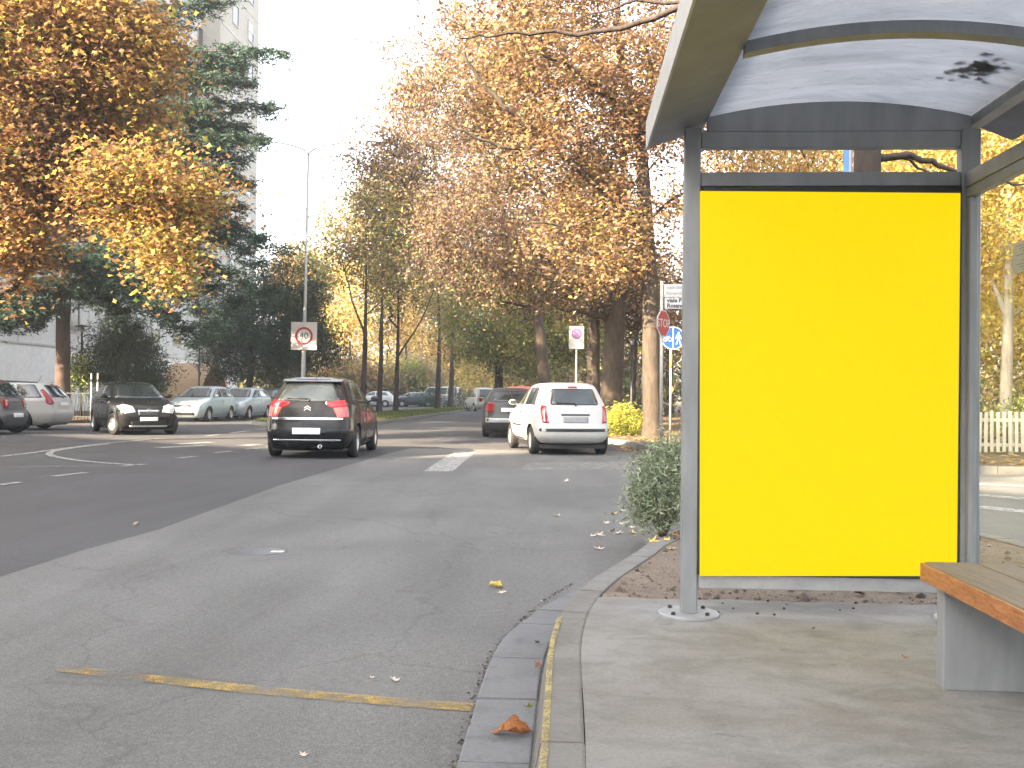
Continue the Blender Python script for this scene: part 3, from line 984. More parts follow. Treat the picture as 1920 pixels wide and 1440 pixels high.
# ------------------------------------------------------------------ buildings
def apartment():
    FX, Y0, Y1, HT = -26.6, 36.7, 79.9, 42.0
    b = thing("apartment_block", "tall pale apartment block with white ground floor behind the dark cedar", "building", (FX, Y0, 0))
    mb = MB(); mb.box(-15, 0, 0, Y1 - Y0, 3.55, HT); mb.build("wall", M_WALL, b)
    mb = MB(); mb.box(-14.9, .10, .05, Y1 - Y0 - .05, -.1, 3.45); mb.build("ground_floor", M_WALLB, b)
    mb = MB(); mb.box(-15.05, .16, -.05, Y1 - Y0 + .05, 3.45, 3.55); mb.build("string_course", M_SIGNGREY, b)
    mb = MB(); mb.box(-9, 1.3, Y1 - Y0 - 8.6, Y1 - Y0 + .3, 3.56, HT - .5); mb.build("stair_bay", M_WALLS, b)
    for k in range(1, 13):
        z = 3.55 + 3.05 * k
        mb = MB(); mb.box(0, .035, .02, Y1 - Y0 - 8.62, z - .05, z + .05); mb.build("floor_band", M_SIGNGREY, b)
        mb = MB(); mb.box(1.3, 1.335, Y1 - Y0 - 8.58, Y1 - Y0 + .28, z - .05, z + .05); mb.build("floor_band", M_SIGNGREY, b)
    for y in np.arange(3.6, Y1 - Y0 - 9, 3.6):
        mb = MB(); mb.box(0, .03, y - .03, y + .03, 3.56, HT - .1); mb.build("panel_joint", M_SIGNGREY, b)
    rng = np.random.default_rng(3)
    fr = MB()
    for (a0, a1, c0, c1) in ((-.68, -.6, -.8, .8), (.6, .68, -.8, .8), (-.6, .6, -.8, -.72), (-.6, .6, .72, .8)):
        fr.box(-.02, .07, a0, a1, c0, c1)
    frm = fr.mesh("window"); frm.materials.append(M_SIGNW)
    pm = MB(); pm.box(-.01, .02, -.6, .6, -.72, .72); pmm = pm.mesh("pane"); pmm.materials.append(M_WINDARK)
    sm_ = MB()
    for i in range(8): sm_.box(.022, .045, -.59, .59, .72 - .095 * (i + 1) + .008, .72 - .095 * i)
    smm = sm_.mesh("shutter"); smm.materials.append(M_SHUT)
    for k in range(0, 12):
        for y in np.arange(1.8, Y1 - Y0, 3.6):
            bay = y > Y1 - Y0 - 8.6
            z = 3.55 + 3.05 * k + 1.6
            w = Vector((FX, Y0 + y, z)) - CAMP
            u = 960 + F * w.dot(rt) / w.dot(fw); v = 720 - F * w.dot(up) / w.dot(fw)
            if u < -30 or v < -40: continue
            o = link("window", frm, b, (1.3 if bay else 0.0, y, z))
            link("pane", pmm, o)
            if rng.uniform() < .55: link("shutter", smm, o)
    # entrance porch: a tan barrel vault standing out from the wall
    e = thing("entrance_porch", "tan barrel-vaulted entrance porch in front of the white wall", "porch", (FX + .12, 67.2, 0))
    mb = MB()
    n = 18
    outer = [(3.0 * math.cos(math.pi * i / n), 3.15 * math.sin(math.pi * i / n)) for i in range(n + 1)]
    inn = [(2.72 * math.cos(math.pi * i / n), 2.86 * math.sin(math.pi * i / n)) for i in range(n + 1)]
    for i in range(n):
        mb.prism([outer[i], outer[i + 1], inn[i + 1], inn[i]], 0, 2.6, 'X')
    mb.build("vault", M_TAN, e)
    mb = MB(); mb.prism(inn, .02, .3, 'X'); mb.build("back_wall", M_TAN, e)
    mb = MB(); mb.box(.31, .36, -.6, .6, 0, 2.1); mb.build("door", M_BARKD, e)
apartment()

def shade_block():  # unseen block added and angled so its shadow covers the foreground
    A, B = Vector((-60.4, 6.3, 0)), Vector((-14.4, -23.6, 0))
    d = (B - A).normalized(); nn = Vector((d.y, -d.x, 0))
    C, D = B + nn * 12, A + nn * 12
    b = thing("apartment_block", "mid-rise pale block added out of view on the left to shade the foreground", "building", (0, 0, 0))
    mb = MB(); mb.prism([(A.x, A.y), (B.x, B.y), (C.x, C.y), (D.x, D.y)], -.1, 20.0, 'Z'); mb.build("wall", M_WALL, b)
    mb = MB(); mb.prism([((A - d * .3).x, (A - d * .3).y), ((B + d * .3).x, (B + d * .3).y), ((C + d * .3).x, (C + d * .3).y), ((D - d * .3).x, (D - d * .3).y)], 20.0, 20.25, 'Z'); mb.build("roof", M_SIGNGREY, b)
shade_block()
def reflected_block():  # unseen block added so car backs reflect something darker than sky
    b = thing("apartment_block", "long beige block added out of view behind the shelter to darken car reflections", "building", (0, 0, 0))
    mb = MB(); mb.box(-6, 70, -62, -46, -.1, 19); mb.build("wall", M_WALLS, b)
    mb = MB(); mb.box(-6.3, 70.3, -62.3, -45.7, 19, 19.3); mb.build("roof", M_SIGNGREY, b)
reflected_block()
# ------------------------------------------------------------------ trees
def GX(px, Y, py=742):
    return P(px, py, Y).x
def at(px, Y, z=.12):
    p = P(px, 742, Y)
    return (p.x, p.y, z)
def limb(pts, r0, r1):
    return ([P(x, y, Y) for x, y, Y in pts], r0, r1)

# big plane tree at the left edge, trunk outside the frame
b = at(-75, 22)
def left_wz(pos):
    zz = pos[:, 2] + b[2]
    low = np.clip((4.6 - zz) / 2.2, 0, 1)[:, None]
    hi = np.array([3.0, 3.2, 1.2, 1.7, 1.5, .7, .5])[None]; lo = np.array([2.2, 2.7, 1.5, 1.2, 1.4, 1.2, 1.0])[None]
    return hi * (1 - low) + lo * low
tree("plane_tree", "large orange-brown plane tree filling the upper left corner beside the cedar", "tree", b,
     [(0, 0, 0, .30), (.02, 0, 1.5, .27), (.1, .05, 3.0, .24), (.3, .05, 4.6, .2), (.6, 0, 6.5, .15), (.8, 0, 8.5, .09)],
     [(ell(0, 130, 225, 300, 22), 6), (ell(95, 140, 185, 220, 21.5), 4.2), (ell(265, 365, 120, 78, 21), 1.5), (ell(10, 440, 82, 95, 21.5), .9),
      (ell(315, 490, 32, 50, 20.5), .3), (ell(190, 320, 130, 85, 22), 1.5), (ell(300, 60, 50, 60, 22), .35), (ell(100, -260, 260, 200, 22), 2.6)],
     680, 150, .40, .118, [ORANGE, OCHRE, YELLOW, RUST, BROWN, GREEN, LIME], [1] * 7, LEAF_LOBED, M_BARKD, seed=11, wz=left_wz, tilt=.75, minz=2.6, rtip=.010)

# copies of the plane tree, added out of sight to shade the road
_pt = bpy.data.objects["plane_tree"]
for _loc, _rz, _sc, _lab in [((-24.5, 18.5, .1), 2.6, 1.2, "unseen plane tree added by the side street to shade the road"),
                             ((-25.4, 36.0, .1), 3.6, 1.1, "plane tree added to shade the road, hidden behind the big orange one"),
                             ((-17.5, -1.0, .1), 1.1, 1.5, "tall plane tree on the verge behind the camera's left")]:
    _c = copy_tree(_pt); _c.location = _loc; _c.rotation_euler.z = _rz; _c.scale = (_sc, _sc, _sc); _c["label"] = _lab
# the cedar
cb = at(118, 38)
T = []
rc = np.random.default_rng(8)
def tier_to(px, py, rise, droop, Yt=38, zoff=0.0):
    p = P(px, py, Yt)
    dx, dy = p.x - cb[0], p.y - cb[1]
    L = math.hypot(dx, dy) * 1.07
    z = p.z - cb[2] - (rise - droop) * L + zoff
    T.append((z, math.atan2(dy, dx), L, rise, droop))
for px, py, r, d, Yt in [(500, 108, .28, .22, 36.5), (470, 205, .22, .18, 37.5), (440, 155, .25, .2, 39), (462, 265, .22, .2, 36), (430, 300, .2, .25, 38.5), (445, 345, .15, .22, 37.2),
                         (500, 468, .05, .28, 36.5), (455, 440, .05, .25, 39), (430, 530, .0, .3, 37), (390, 610, -.02, .42, 36.5), (345, 640, -.02, .5, 38), (300, 600, .0, .45, 35.5), (420, 560, .05, .4, 39.5),
                         (430, 125, .28, .2, 37), (430, 235, .22, .2, 37.6), (410, 320, .2, .22, 36.6), (425, 380, .12, .25, 38.3), (400, 260, .22, .2, 39.5), (470, 490, .04, .3, 37.6), (400, 150, .25, .2, 36.4), (400, 10, .3, .15, 37), (390, -60, .3, .1, 38), (370, 200, .2, .2, 35.5), (380, 390, .1, .25, 36), (360, 480, .05, .3, 37.5),
                         (30, 560, .0, .45, 37), (-40, 590, .0, .4, 36.5), (60, 600, .0, .5, 39), (10, 610, .05, .5, 36), (-90, 520, .0, .4, 38), (-60, 300, .2, .2, 37), (-120, 420, .1, .2, 38), (250, 520, .1, .35, 36), (230, 590, .05, .45, 38.5)]:
    tier_to(px, py, r, d, Yt)
for i in range(26):
    z = 5 + i * .62
    T.append((z, rc.uniform(0, 6.28), max(1.5, 6.5 * (1 - (z - 4) / 22)), rc.uniform(.0, .3), rc.uniform(.1, .35)))
cedar("cedar", "dark blue-green cedar with a bare reddish trunk and drooping tiered branches", cb, 24.0, .29, T, 21)

# evergreens and shrubs on the left
EP, EW = [DGREEN, DGREEN2, (.022, .045, .022), (.08, .10, .035)], [3, 2, 3, .7]
tree("evergreen_tree", "dark evergreen tree with a rounded crown behind the speed limit sign", "tree", at(466, 60),
     [(0, 0, 0, .22), (.05, 0, 1.2, .19), (.1, 0, 2.6, .15), (.15, 0, 4.5, .10)],
     [(ell(500, 620, 105, 100, 60), 3), (ell(560, 650, 75, 60, 60), 1.3), (ell(440, 650, 55, 60, 60), 1), (ell(540, 545, 70, 60, 60), .9)],
     430, 90, .5, .30, EP, EW, LEAF_BLADE, M_BARKD, M_EVERG, seed=31, minz=1.0)
tree("bushy_tree", "dark bushy evergreen standing behind the black car in the side street mouth", "tree", at(236, 41),
     [(0, 0, 0, .12), (0, 0, .8, .10), (.05, 0, 1.8, .07), (.05, 0, 2.8, .05)],
     [(ell(232, 680, 66, 62, 41), 3), (ell(240, 640, 40, 50, 41), 1), (ell(285, 700, 30, 40, 41), .5)], 220, 85, .33, .19, EP, EW, LEAF_BLADE, M_BARKD, M_EVERG, seed=32, minz=.4)
shrub("shrub", "small yellow-green shrub beside the cedar trunk", "shrub", at(148, 40), [(ell(150, 700, 24, 32, 40), 1)], 40, 40, .22, .12, [LIME, GREEN, DGREEN2], [2, 2, 1], seed=33)
shrub("shrub", "low green shrub left of the tan porch", "shrub", at(286, 52), [(ell(286, 740, 22, 25, 52), 1)], 30, 40, .25, .14, [DGREEN2, GREEN], [2, 1], seed=34)
shrub("shrub", "yellowish hedge plant between the silver cars and the evergreen tree", "shrub", at(520, 66), [(ell(520, 715, 40, 22, 66), 1)], 50, 40, .35, .2, [LIME, GREEN, OCHRE], [2, 2, 1], seed=35)

# the row of big trees on the right
PB = [(.26, .155, .08), (.32, .23, .11), (.215, .118, .078), (.14, .092, .066), (.29, .215, .15), YELLOW, GREEN]
Bb = at(1224, 28)
tree("plane_tree", "tall rust-brown plane tree right behind the stop sign, its crown over the shelter roof", "tree", Bb,
     [(0, 0, 0, .26), (-.05, 0, 2, .24), (-.1, .05, 4.2, .22), (GX(1203, 28) - Bb[0], 0, 6.9, .19), (GX(1196, 28) - Bb[0], 0, 8.4, .16), (GX(1157, 28) - Bb[0], .2, 10.6, .12), (GX(1150, 28) - Bb[0], .2, 12.5, .07)],
     [(ell(1080, 110, 250, 190, 28), 5), (ell(1010, 60, 150, 120, 27), 1.6), (ell(1180, 330, 120, 190, 28), 2.2), (ell(1330, 60, 240, 230, 28.5), 3.2), (ell(1030, 280, 170, 120, 28), 2.0), (ell(1110, 460, 130, 80, 27.5), 1.0), (ell(1100, -220, 330, 180, 28), 3)],
     560, 112, .40, .130, PB, [3, 3.2, 2.2, 1.8, 2.4, 1.0, .3], LEAF_DIAMOND, M_BARK, seed=41, minz=4.5, rtip=.010, tilt=.9, lift=.5,
     limbs=[limb([(1205, 440, 28), (1150, 370, 27.6), (1090, 323, 27), (1017, 257, 26.5), (950, 200, 26), (895, 145, 25.7), (870, 100, 25.5)], .13, .04),
            limb([(1017, 268, 26.5), (975, 280, 26.3), (930, 274, 26), (880, 250, 25.7), (838, 232, 25.5)], .06, .025),
            limb([(1210, 190, 28), (1165, 186, 27.5), (1122, 172, 27), (1095, 145, 26.5), (1060, 118, 26), (990, 98, 25.6)], .10, .03),
            limb([(1200, 400, 28), (1130, 405, 27), (1060, 425, 26.5), (1000, 418, 26)], .07, .022),
            limb([(1205, 330, 28), (1160, 345, 27.4), (1110, 335, 26.8)], .035, .015),
            limb([(1205, 230, 28), (1260, 130, 28), (1330, 40, 28.2)], .08, .03)])
Ab = at(1150, 37)
tree("plane_tree", "thick-trunked brown plane tree forking low behind the no-parking sign", "tree", Ab,
     [(0, 0, 0, .46), (-.05, 0, 1.2, .40), (0, 0, 2.6, .37), (.05, 0, 3.9, .36), (.15, 0, 5.2, .27), (.3, 0, 7.5, .2), (.3, 0, 10, .12)],
     [(ell(960, 470, 190, 100, 37), 3.2), (ell(1120, 420, 120, 120, 37), 1.6), (ell(900, 390, 150, 120, 37), 1.8), (ell(1010, 520, 150, 45, 36), 1.0), (ell(1190, 500, 70, 60, 38), .5), (ell(1050, 200, 160, 200, 38), 1.4)],
     400, 92, .46, .13, [(.17, .115, .085), (.25, .145, .10), OCHRE, TAN, (.09, .06, .045), GREEN, YELLOW], [2.6, 2.2, 1.6, 1.8, 1.6, 1.0, .5], LEAF_DIAMOND, M_BARK, seed=42, minz=3.2, rtip=.011, lift=.4,
     limbs=[limb([(1150, 600, 37), (1112, 560, 36.6), (1060, 510, 36), (1000, 470, 35.5), (940, 440, 35)], .20, .06),
            limb([(1155, 580, 37), (1185, 530, 37), (1200, 460, 37)], .17, .06),
            limb([(1140, 600, 37), (1090, 585, 36), (1050, 580, 35.5)], .10, .04)])
tree("plane_tree", "straight dark plane tree trunk just left of the thick forking tree", "tree", at(1112, 43),
     [(0, 0, 0, .33), (0, 0, 2.2, .28), (0, 0, 4.5, .25), (.1, 0, 7, .2), (.1, 0, 10, .1)],
     [(ell(1080, 430, 130, 110, 43), 2), (ell(990, 350, 150, 130, 43), 2), (ell(1100, 550, 90, 50, 43), .6)],
     170, 70, .6, .16, [BROWN, RUST, OCHRE, (.09, .055, .03), GREEN], [3, 2, 1.2, 2.2, .5], LEAF_DIAMOND, M_BARK, seed=43, minz=4)
def c_wz(pos):
    n = len(pos); g = np.clip(.5 - (pos[:, 0] + 5.0) / 4.0, 0, 1)[:, None] * np.clip((11.5 - pos[:, 2]) / 3.5, 0, 1)[:, None]
    return np.array([[2.4, 2.2, 2.4, 2, 1.6, .7, .5]]) * (1 - .75 * g) + g * np.array([[0, .5, 0, 0, 0, 1.6, 4.5]])
tree("plane_tree", "wide rust-coloured tree leaning over the road with greenish leaves on its outer edge", "tree", at(1026, 48),
     [(0, 0, 0, .32), (-.2, 0, 2.5, .28), (-.5, 0, 5, .24), (-1.3, 0, 7.5, .19), (-2.4, 0, 10, .13), (-3, 0, 12, .08)],
     [(ell(840, 250, 130, 190, 48), 4), (ell(770, 290, 75, 150, 48), 1.8), (ell(900, 150, 120, 120, 48), 1.6), (ell(850, 420, 150, 80, 48), 1.6), (ell(720, 330, 60, 70, 47), .7), (ell(960, 60, 130, 120, 49), 1.2)],
     460, 90, .52, .155, PB, [1] * 7, LEAF_DIAMOND, M_BARK, seed=44, minz=4, wz=c_wz, rtip=.012, lift=.4,
     limbs=[limb([(985, 520, 48), (930, 440, 47.5), (870, 360, 47), (800, 310, 46.5), (740, 290, 46)], .11, .03),
            limb([(960, 420, 48), (900, 330, 48), (850, 220, 48), (820, 130, 48)], .10, .03)])
GP = [(.21, .26, .07), (.42, .45, .11), (.15, .20, .06), OCHRE, (.34, .32, .10)]
tree("lime_tree", "olive-green tree overhanging the road beyond the parked dark car", "tree", at(935, 66),
     [(0, 0, 0, .30), (0, 0, 2.4, .26), (0, 0, 4.5, .2), (0, 0, 8, .12)],
     [(ell(930, 600, 100, 75, 66), 3), (ell(990, 645, 90, 52, 65), 1.8), (ell(940, 520, 90, 60, 66), 1)],
     340, 68, .72, .22, GP, [2.4, 2, 2.2, 1.0, 2], LEAF_DIAMOND, M_BARKD, seed=45, minz=2.5)
tree("lime_tree", "greenish-brown tree farther along the right kerb", "tree", at(1022, 58),
     [(0, 0, 0, .26), (0, 0, 2, .22), (0, 0, 4.2, .18), (0, 0, 7, .1)],
     [(ell(1050, 620, 95, 60, 58), 2.6), (ell(1000, 560, 100, 60, 58), 2), (ell(1090, 650, 60, 50, 58), 1)], 260, 66, .6, .2, GP + [BROWN], [1.5, 1, 2, 1.2, 2, 1.5], LEAF_DIAMOND, M_BARKD, seed=46, minz=2.5)
for i, (px, Y, r, lab) in enumerate([(1185, 42, .13, "slim dark trunk behind the yellow-green bush, the one nearer the thick forking tree"), (1209, 44, .12, "slim dark leaning trunk between the lantern and the stop sign's tree")]):
    tree("young_tree", lab, "tree", at(px, Y), [(0, 0, 0, r * 1.2), (.05, 0, 1.5, r), (.1 - .2 * i, 0, 3, r * .8), (.1, 0, 5, r * .5)],
         [(ell(px, 560, 50, 60, Y), 1)], 40, 60, .5, .16, [BROWN, RUST, GREEN, (.09, .055, .03)], [2, 1, 1, 2], LEAF_DIAMOND, M_BARKD, seed=47 + i, minz=2.5)

# thin trees on the median
MP = [OCHRE, (.24, .24, .09), TAN, YELLOW, LIME, BROWN]
med = [(680, 50, "slender forked tree nearest on the median, beside the dark hatchback", (.15, -.1), [(660, 440, 55, 80, 1.2), (700, 480, 60, 90, 1), (690, 380, 40, 45, .6)], [(688, 640), (660, 560), (640, 480)]),
       (711, 57, "straight slim tree second on the median", (0, 0), [(720, 440, 50, 110, 1), (735, 370, 45, 45, .5)], [(712, 640), (716, 560), (720, 460)]),
       (742, 60, "slim tree on the median forking into a wide V", (.05, 0), [(770, 500, 60, 90, 1), (735, 520, 45, 80, .8)], [(745, 672), (790, 600), (815, 540)]),
       (820, 74, "bluish-grey straight trunk far along the median", (0, 0), [(820, 520, 60, 80, 1), (800, 450, 50, 60, .6)], [(822, 600), (822, 540), (820, 480)]),
       (845, 80, "last thin trunk at the end of the median", (0, 0), [(850, 560, 50, 70, 1)], [(845, 640), (846, 600), (850, 560)])]
for i, (px, Y, lab, _, es, lm) in enumerate(med):
    bb = at(px, Y)
    r = .17 if i < 3 else .24
    tree("young_tree", lab, "tree", bb, [(0, 0, 0, r), (.04, 0, 1.6, r * .85), (.08, 0, 3.0, r * .75), (.1, 0, 5.0, r * .5), (.1, 0, 7.5, r * .25)],
         [(ell(x, y, rx, ry, Y), wt) for x, y, rx, ry, wt in es], 120, 62, .58, .16, MP, [2, 2, 1.5, 1.2, .8, 1.2], LEAF_DIAMOND, M_BARKD, seed=51 + i, minz=2.2,
         limbs=[limb([(x, y, Y) for x, y in lm], r * .38, r * .15)], rtip=.012, lift=.8, group="thin trees on the median")

# sunlit trees beyond
FY = [YELLOW, (.66, .50, .14), OCHRE, LIME, ORANGE]
far = [(612, 118, (618, 585, 72, 115), FY, "bright yellow tree beyond the speed limit sign"), (725, 112, (725, 570, 95, 125), FY, "broad sunlit yellow tree behind the thin median trees"),
       (800, 122, (800, 610, 70, 110), [OCHRE, YELLOW, ORANGE], "ochre tree at the far end of the median"), (560, 100, (562, 530, 48, 62), [OCHRE, ORANGE, GREEN], "orange-tinted tree behind the evergreen and lamp post"),
       (655, 95, (655, 715, 62, 34), [OCHRE, TAN, ORANGE, GREEN], "low ochre bushy tree beyond the parked cars"), (760, 100, (765, 715, 55, 32), [OCHRE, TAN, LIME], "low ochre tree behind the far parked cars"),
       (865, 130, (865, 660, 60, 80), [LIME, OCHRE, GREEN], "yellow-green tree closing the far end of the road"), (1010, 105, (1010, 680, 90, 60), [OCHRE, YELLOW, BROWN], "sunlit ochre tree behind the white car"),
       (940, 120, (930, 690, 70, 60), [YELLOW, LIME, OCHRE], "pale yellow tree beyond the olive-green one")]
for i, (px, Y, e, pal, lab) in enumerate(far):
    tree("broadleaf_tree", lab, "tree", at(px, Y), [(0, 0, 0, .25), (0, 0, 1.5, .2), (0, 0, 3.5, .15), (0, 0, 6, .1)],
         [(ell(*e, Y), 1)], 190, 52, .9, .34, pal, [2] * len(pal), LEAF_DIAMOND, M_BARKD, seed=61 + i, minz=1.0, group="sunlit trees beyond the median", thin=.02)
# trees in the park to the right, seen past the stop sign and through the shelter glass
GO = [YELLOW, (.60, .43, .12), OCHRE, LIME, TAN]
tree("birch_tree", "pale-trunked golden tree seen through the shelter's side glass", "tree", at(1886, 27),
     [(0, 0, 0, .17), (0, 0, 1.5, .15), (.05, 0, 3.2, .13), (.05, 0, 5, .1), (.1, 0, 8, .06)],
     [(ell(1900, 330, 190, 200, 28), 3), (ell(1880, 560, 150, 90, 29), 1.2), (ell(1750, 280, 150, 170, 28), 1.6)], 330, 95, .5, .135, GO, [2.5, 2.5, 2, .6, 1], LEAF_DIAMOND, M_BARKP, seed=71, minz=2.2, group=None)
tree("broadleaf_tree", "golden tree behind the advertising panel", "tree", at(1640, 33),
     [(0, 0, 0, .22), (0, 0, 2, .19), (0, 0, 4.5, .15), (0, 0, 8, .08)],
     [(ell(1640, 330, 170, 190, 33), 3), (ell(1480, 300, 130, 130, 33), 1.5), (ell(1600, 520, 140, 80, 33), 1)], 280, 85, .55, .15, GO + [ORANGE], [2, 2, 2, .5, 1, 1.4], LEAF_DIAMOND, M_BARK, seed=72, minz=2.5)
tree("broadleaf_tree", "orange-brown tree behind the shelter's street post", "tree", at(1400, 40),
     [(0, 0, 0, .24), (0, 0, 2, .2), (0, 0, 4.5, .16), (0, 0, 8, .08)],
     [(ell(1390, 330, 140, 170, 40), 2.5), (ell(1330, 560, 110, 90, 40), 1)], 200, 62, .6, .16, [ORANGE, OCHRE, RUST, TAN, BROWN], [2, 2, 1.5, 1.5, 1], LEAF_DIAMOND, M_BARK, seed=73, minz=2.5)
tree("broadleaf_tree", "dense golden-brown tree far back in the park", "tree", at(1960, 44),
     [(0, 0, 0, .24), (0, 0, 2, .2), (0, 0, 4, .16), (0, 0, 8, .08)],
     [(ell(1900, 500, 170, 150, 44), 2), (ell(1850, 620, 150, 90, 44), 1)], 260, 80, .7, .22, GO + [BROWN], [2, 2, 2, .6, 1, 1.5], LEAF_DIAMOND, M_BARK, seed=74, minz=2)
tree("broadleaf_tree", "shaded brown tree far behind the blue path sign", "tree", at(1255, 62),
     [(0, 0, 0, .3), (0, 0, 2, .25), (0, 0, 4, .2), (0, 0, 8, .1)],
     [(ell(1230, 620, 100, 70, 62), 2), (ell(1180, 560, 90, 70, 62), 1.5)], 160, 60, .8, .22, [BROWN, RUST, GREEN, OCHRE], [2, 1.4, 1, 1], LEAF_DIAMOND, M_BARKD, seed=75, minz=2)

# bare tree rising from the island behind the advertising panel
ib = at(1622, 7.35, .12)
tree("bare_tree", "nearly leafless tree on the island behind the shelter, a dark trunk above the yellow panel", "tree", ib,
     [(0, 0, 0, .115), (0, 0, 1.0, .105), (.01, .02, 2.0, .10), (.02, .05, 2.9, .095), (.05, .1, 3.6, .07), (.1, .1, 4.6, .05), (.1, .1, 5.8, .03)],
     [(ell(1500, -350, 420, 200, 7.6), 2), (ell(1250, -60, 120, 40, 7.5), .25)], 46, 5, .22, .10, [RUST, BROWN, OCHRE], [1, 1, 1], LEAF_LOBED, M_BARKD, seed=81, minz=3.3, rtip=.006, kink=.010,
     limbs=[limb([(1625, 200, 7.4), (1540, 110, 7.5), (1420, 40, 7.6), (1285, 6, 7.7), (1200, 42, 7.8), (1150, 55, 7.9), (1090, 62, 8), (1010, 63, 8), (950, 62, 8), (900, 68, 8), (862, 72, 8)], .036, .006),
            limb([(1285, 6, 7.7), (1190, 4, 7.8), (1130, 18, 7.9), (1080, 40, 8)], .018, .005),
            limb([(1625, 300, 7.4), (1700, 292, 7.4), (1745, 300, 7.4), (1790, 322, 7.4), (1850, 335, 7.4), (1925, 345, 7.4)], .03, .008),
            limb([(1690, 294, 7.4), (1730, 318, 7.4), (1780, 326, 7.4)], .014, .006)])

tree("broadleaf_tree", "golden tree at the park edge, right of the pale-trunked one", "tree", at(2120, 38),
     [(0, 0, 0, .24), (0, 0, 2, .2), (0, 0, 4, .16), (0, 0, 8, .08)],
     [(ell(2060, 330, 210, 230, 38), 2), (ell(1900, 250, 150, 130, 40), 1.4)], 260, 80, .6, .19, GO + [BROWN], [2, 2, 2, .6, 1, 1], LEAF_DIAMOND, M_BARK, seed=76, minz=2)
# hedges and bushes on the right
shrub("shrub", "bright yellow-green bush on the kerb just right of the white car", "shrub", at(1166, 29), [(ell(1166, 790, 36, 26, 29), 1), (ell(1145, 800, 22, 18, 28.6), .4), (ell(1190, 798, 20, 20, 29), .4)], 60, 34, .12, .13,
      [(.58, .58, .10), (.42, .48, .10), YELLOW, (.30, .38, .07)], [2, 2, 1.4, 1], LEAF_BLADE, seed=91, leaf_m=M_LEAF, tilt=.8)
shrub("shrub", "rounded grey-green bush at the island tip, beside the shelter post", "shrub", (G(1248, 1000, .12).x, G(1248, 1000, .12).y + .25, .118),
      [(ell(1255, 915, 50, 55, 8.25), 1.0), (ell(1230, 942, 36, 40, 8.1), .5), (ell(1290, 905, 42, 50, 8.4), .5), (ell(1262, 862, 26, 20, 8.3), .2)], 190, 55, .075, .055,
      [(.26, .31, .20), (.34, .38, .26), (.17, .205, .125), (.42, .43, .30)], [3, 2, 2, .8], LEAF_BLADE, seed=92, stems=14)
q = at(1900, 22.2)
shrub("hedge", "clipped green hedge behind the white picket fence", "hedge", q, [(((q[0] + dx, q[1], .72), (1.15, .5, .68)), 1) for dx in (-3.5, -1.8, 0, 1.8, 3.6, 5.4)],
      46, 42, .2, .11, [GREEN, LIME, DGREEN2, (.2, .2, .06)], [2, 1, 1.4, 1], LEAF_BLADE, seed=93, stems=12)
fh = at(870, 92, .0)
shrub("hedge", "low dark green hedge at the far bend of the road", "hedge", fh, [(((fh[0] + dx, fh[1], .8), (2.0, .8, .8)), 1) for dx in (-2.6, -.8, 1.0)], 30, 40, .4, .25, [DGREEN, DGREEN2, GREEN], [2, 2, 1], LEAF_BLADE, seed=94)

# woods that close the view
def far_wood():
    rng = np.random.default_rng(99)
    n = 900
    x = rng.uniform(-110, 90, n); y = rng.uniform(140, 190, n)
    top = 9 + 4 * np.sin(x * .16) + 2 * np.sin(x * .43)
    c = np.stack([x, y, rng.uniform(.6, 1, n) ** .5 * top * rng.uniform(.1, 1, n)], -1)
    v, cl = leaves(rng, c, 22, 1.5, .9, [OCHRE, BROWN, GREEN, YELLOW, (.09, .11, .04), RUST], [2, 2, 2, 1.5, 2, 1], LEAF_DIAMOND)
    v[:, :, 2] = np.maximum(v[:, :, 2], .0)
    o = link("far_wood", soup("far_wood", v, 4, LEAF_DIAMOND[1], cl, M_LEAF))
    tag(o, "distant autumn wood closing the view", "woods", kind="stuff")
far_wood()
# park undergrowth on the right, behind the trunks
def park_back():
    rng = np.random.default_rng(98)
    n = 420
    x = rng.uniform(1.0, 34, n); y = rng.uniform(52, 75, n)
    c = np.stack([x, y, rng.uniform(.1, 1, n) ** 1.3 * 3.4], -1)
    v, cl = leaves(rng, c, 34, .75, .34, [BROWN, OCHRE, GREEN, (.09, .11, .04), (.06, .05, .03)], [2, 1.2, 1.4, 2, 2], LEAF_DIAMOND)
    v[:, :, 2] = np.maximum(v[:, :, 2], .13)
    o = link("undergrowth", soup("undergrowth", v, 4, LEAF_DIAMOND[1], cl, M_LEAF))
    tag(o, "brown undergrowth in the park behind the trunks", "undergrowth", kind="stuff")
park_back()
# grass of the median
def grass():
    rng = np.random.default_rng(97)
    n = 26000
    y = 36.3 + (86 - 36.3) * rng.uniform(0, 1, n) ** 1.5
    lo = np.interp(y, [36, 38, 42, 48, 62, 84, 86], [-10.5, -12.0, -12.25, -12.25, -11.2, -9.0, -8.5]); hi = np.interp(y, [36, 37, 39, 84, 86], [-9.2, -8.3, -7.75, -7.8, -8.3])
    x = lo + (hi - lo) * rng.uniform(0, 1, n)
    h = rng.uniform(.05, .16, n); a = rng.uniform(0, 6.28, n); w = .014 + .012 * rng.uniform(0, 1, n)
    v = np.zeros((n, 3, 3))
    v[:, 0] = np.stack([x - np.cos(a) * w, y - np.sin(a) * w, np.full(n, .115)], -1)
    v[:, 1] = np.stack([x + np.cos(a) * w, y + np.sin(a) * w, np.full(n, .115)], -1)
    v[:, 2] = np.stack([x + rng.normal(0, .04, n), y + rng.normal(0, .04, n), .115 + h], -1)
    c = palette(rng, np.stack([x, y, x * 0], -1), [(.10, .15, .03), (.17, .19, .05), (.28, .24, .08), (.06, .09, .02)], [2, 2, 1, 1], 3)
    o = link("grass", soup("grass", v, 3, [(0, 1, 2)], c, M_GRASS))
    tag(o, "short grass on the median strip", "grass", kind="stuff")
grass()
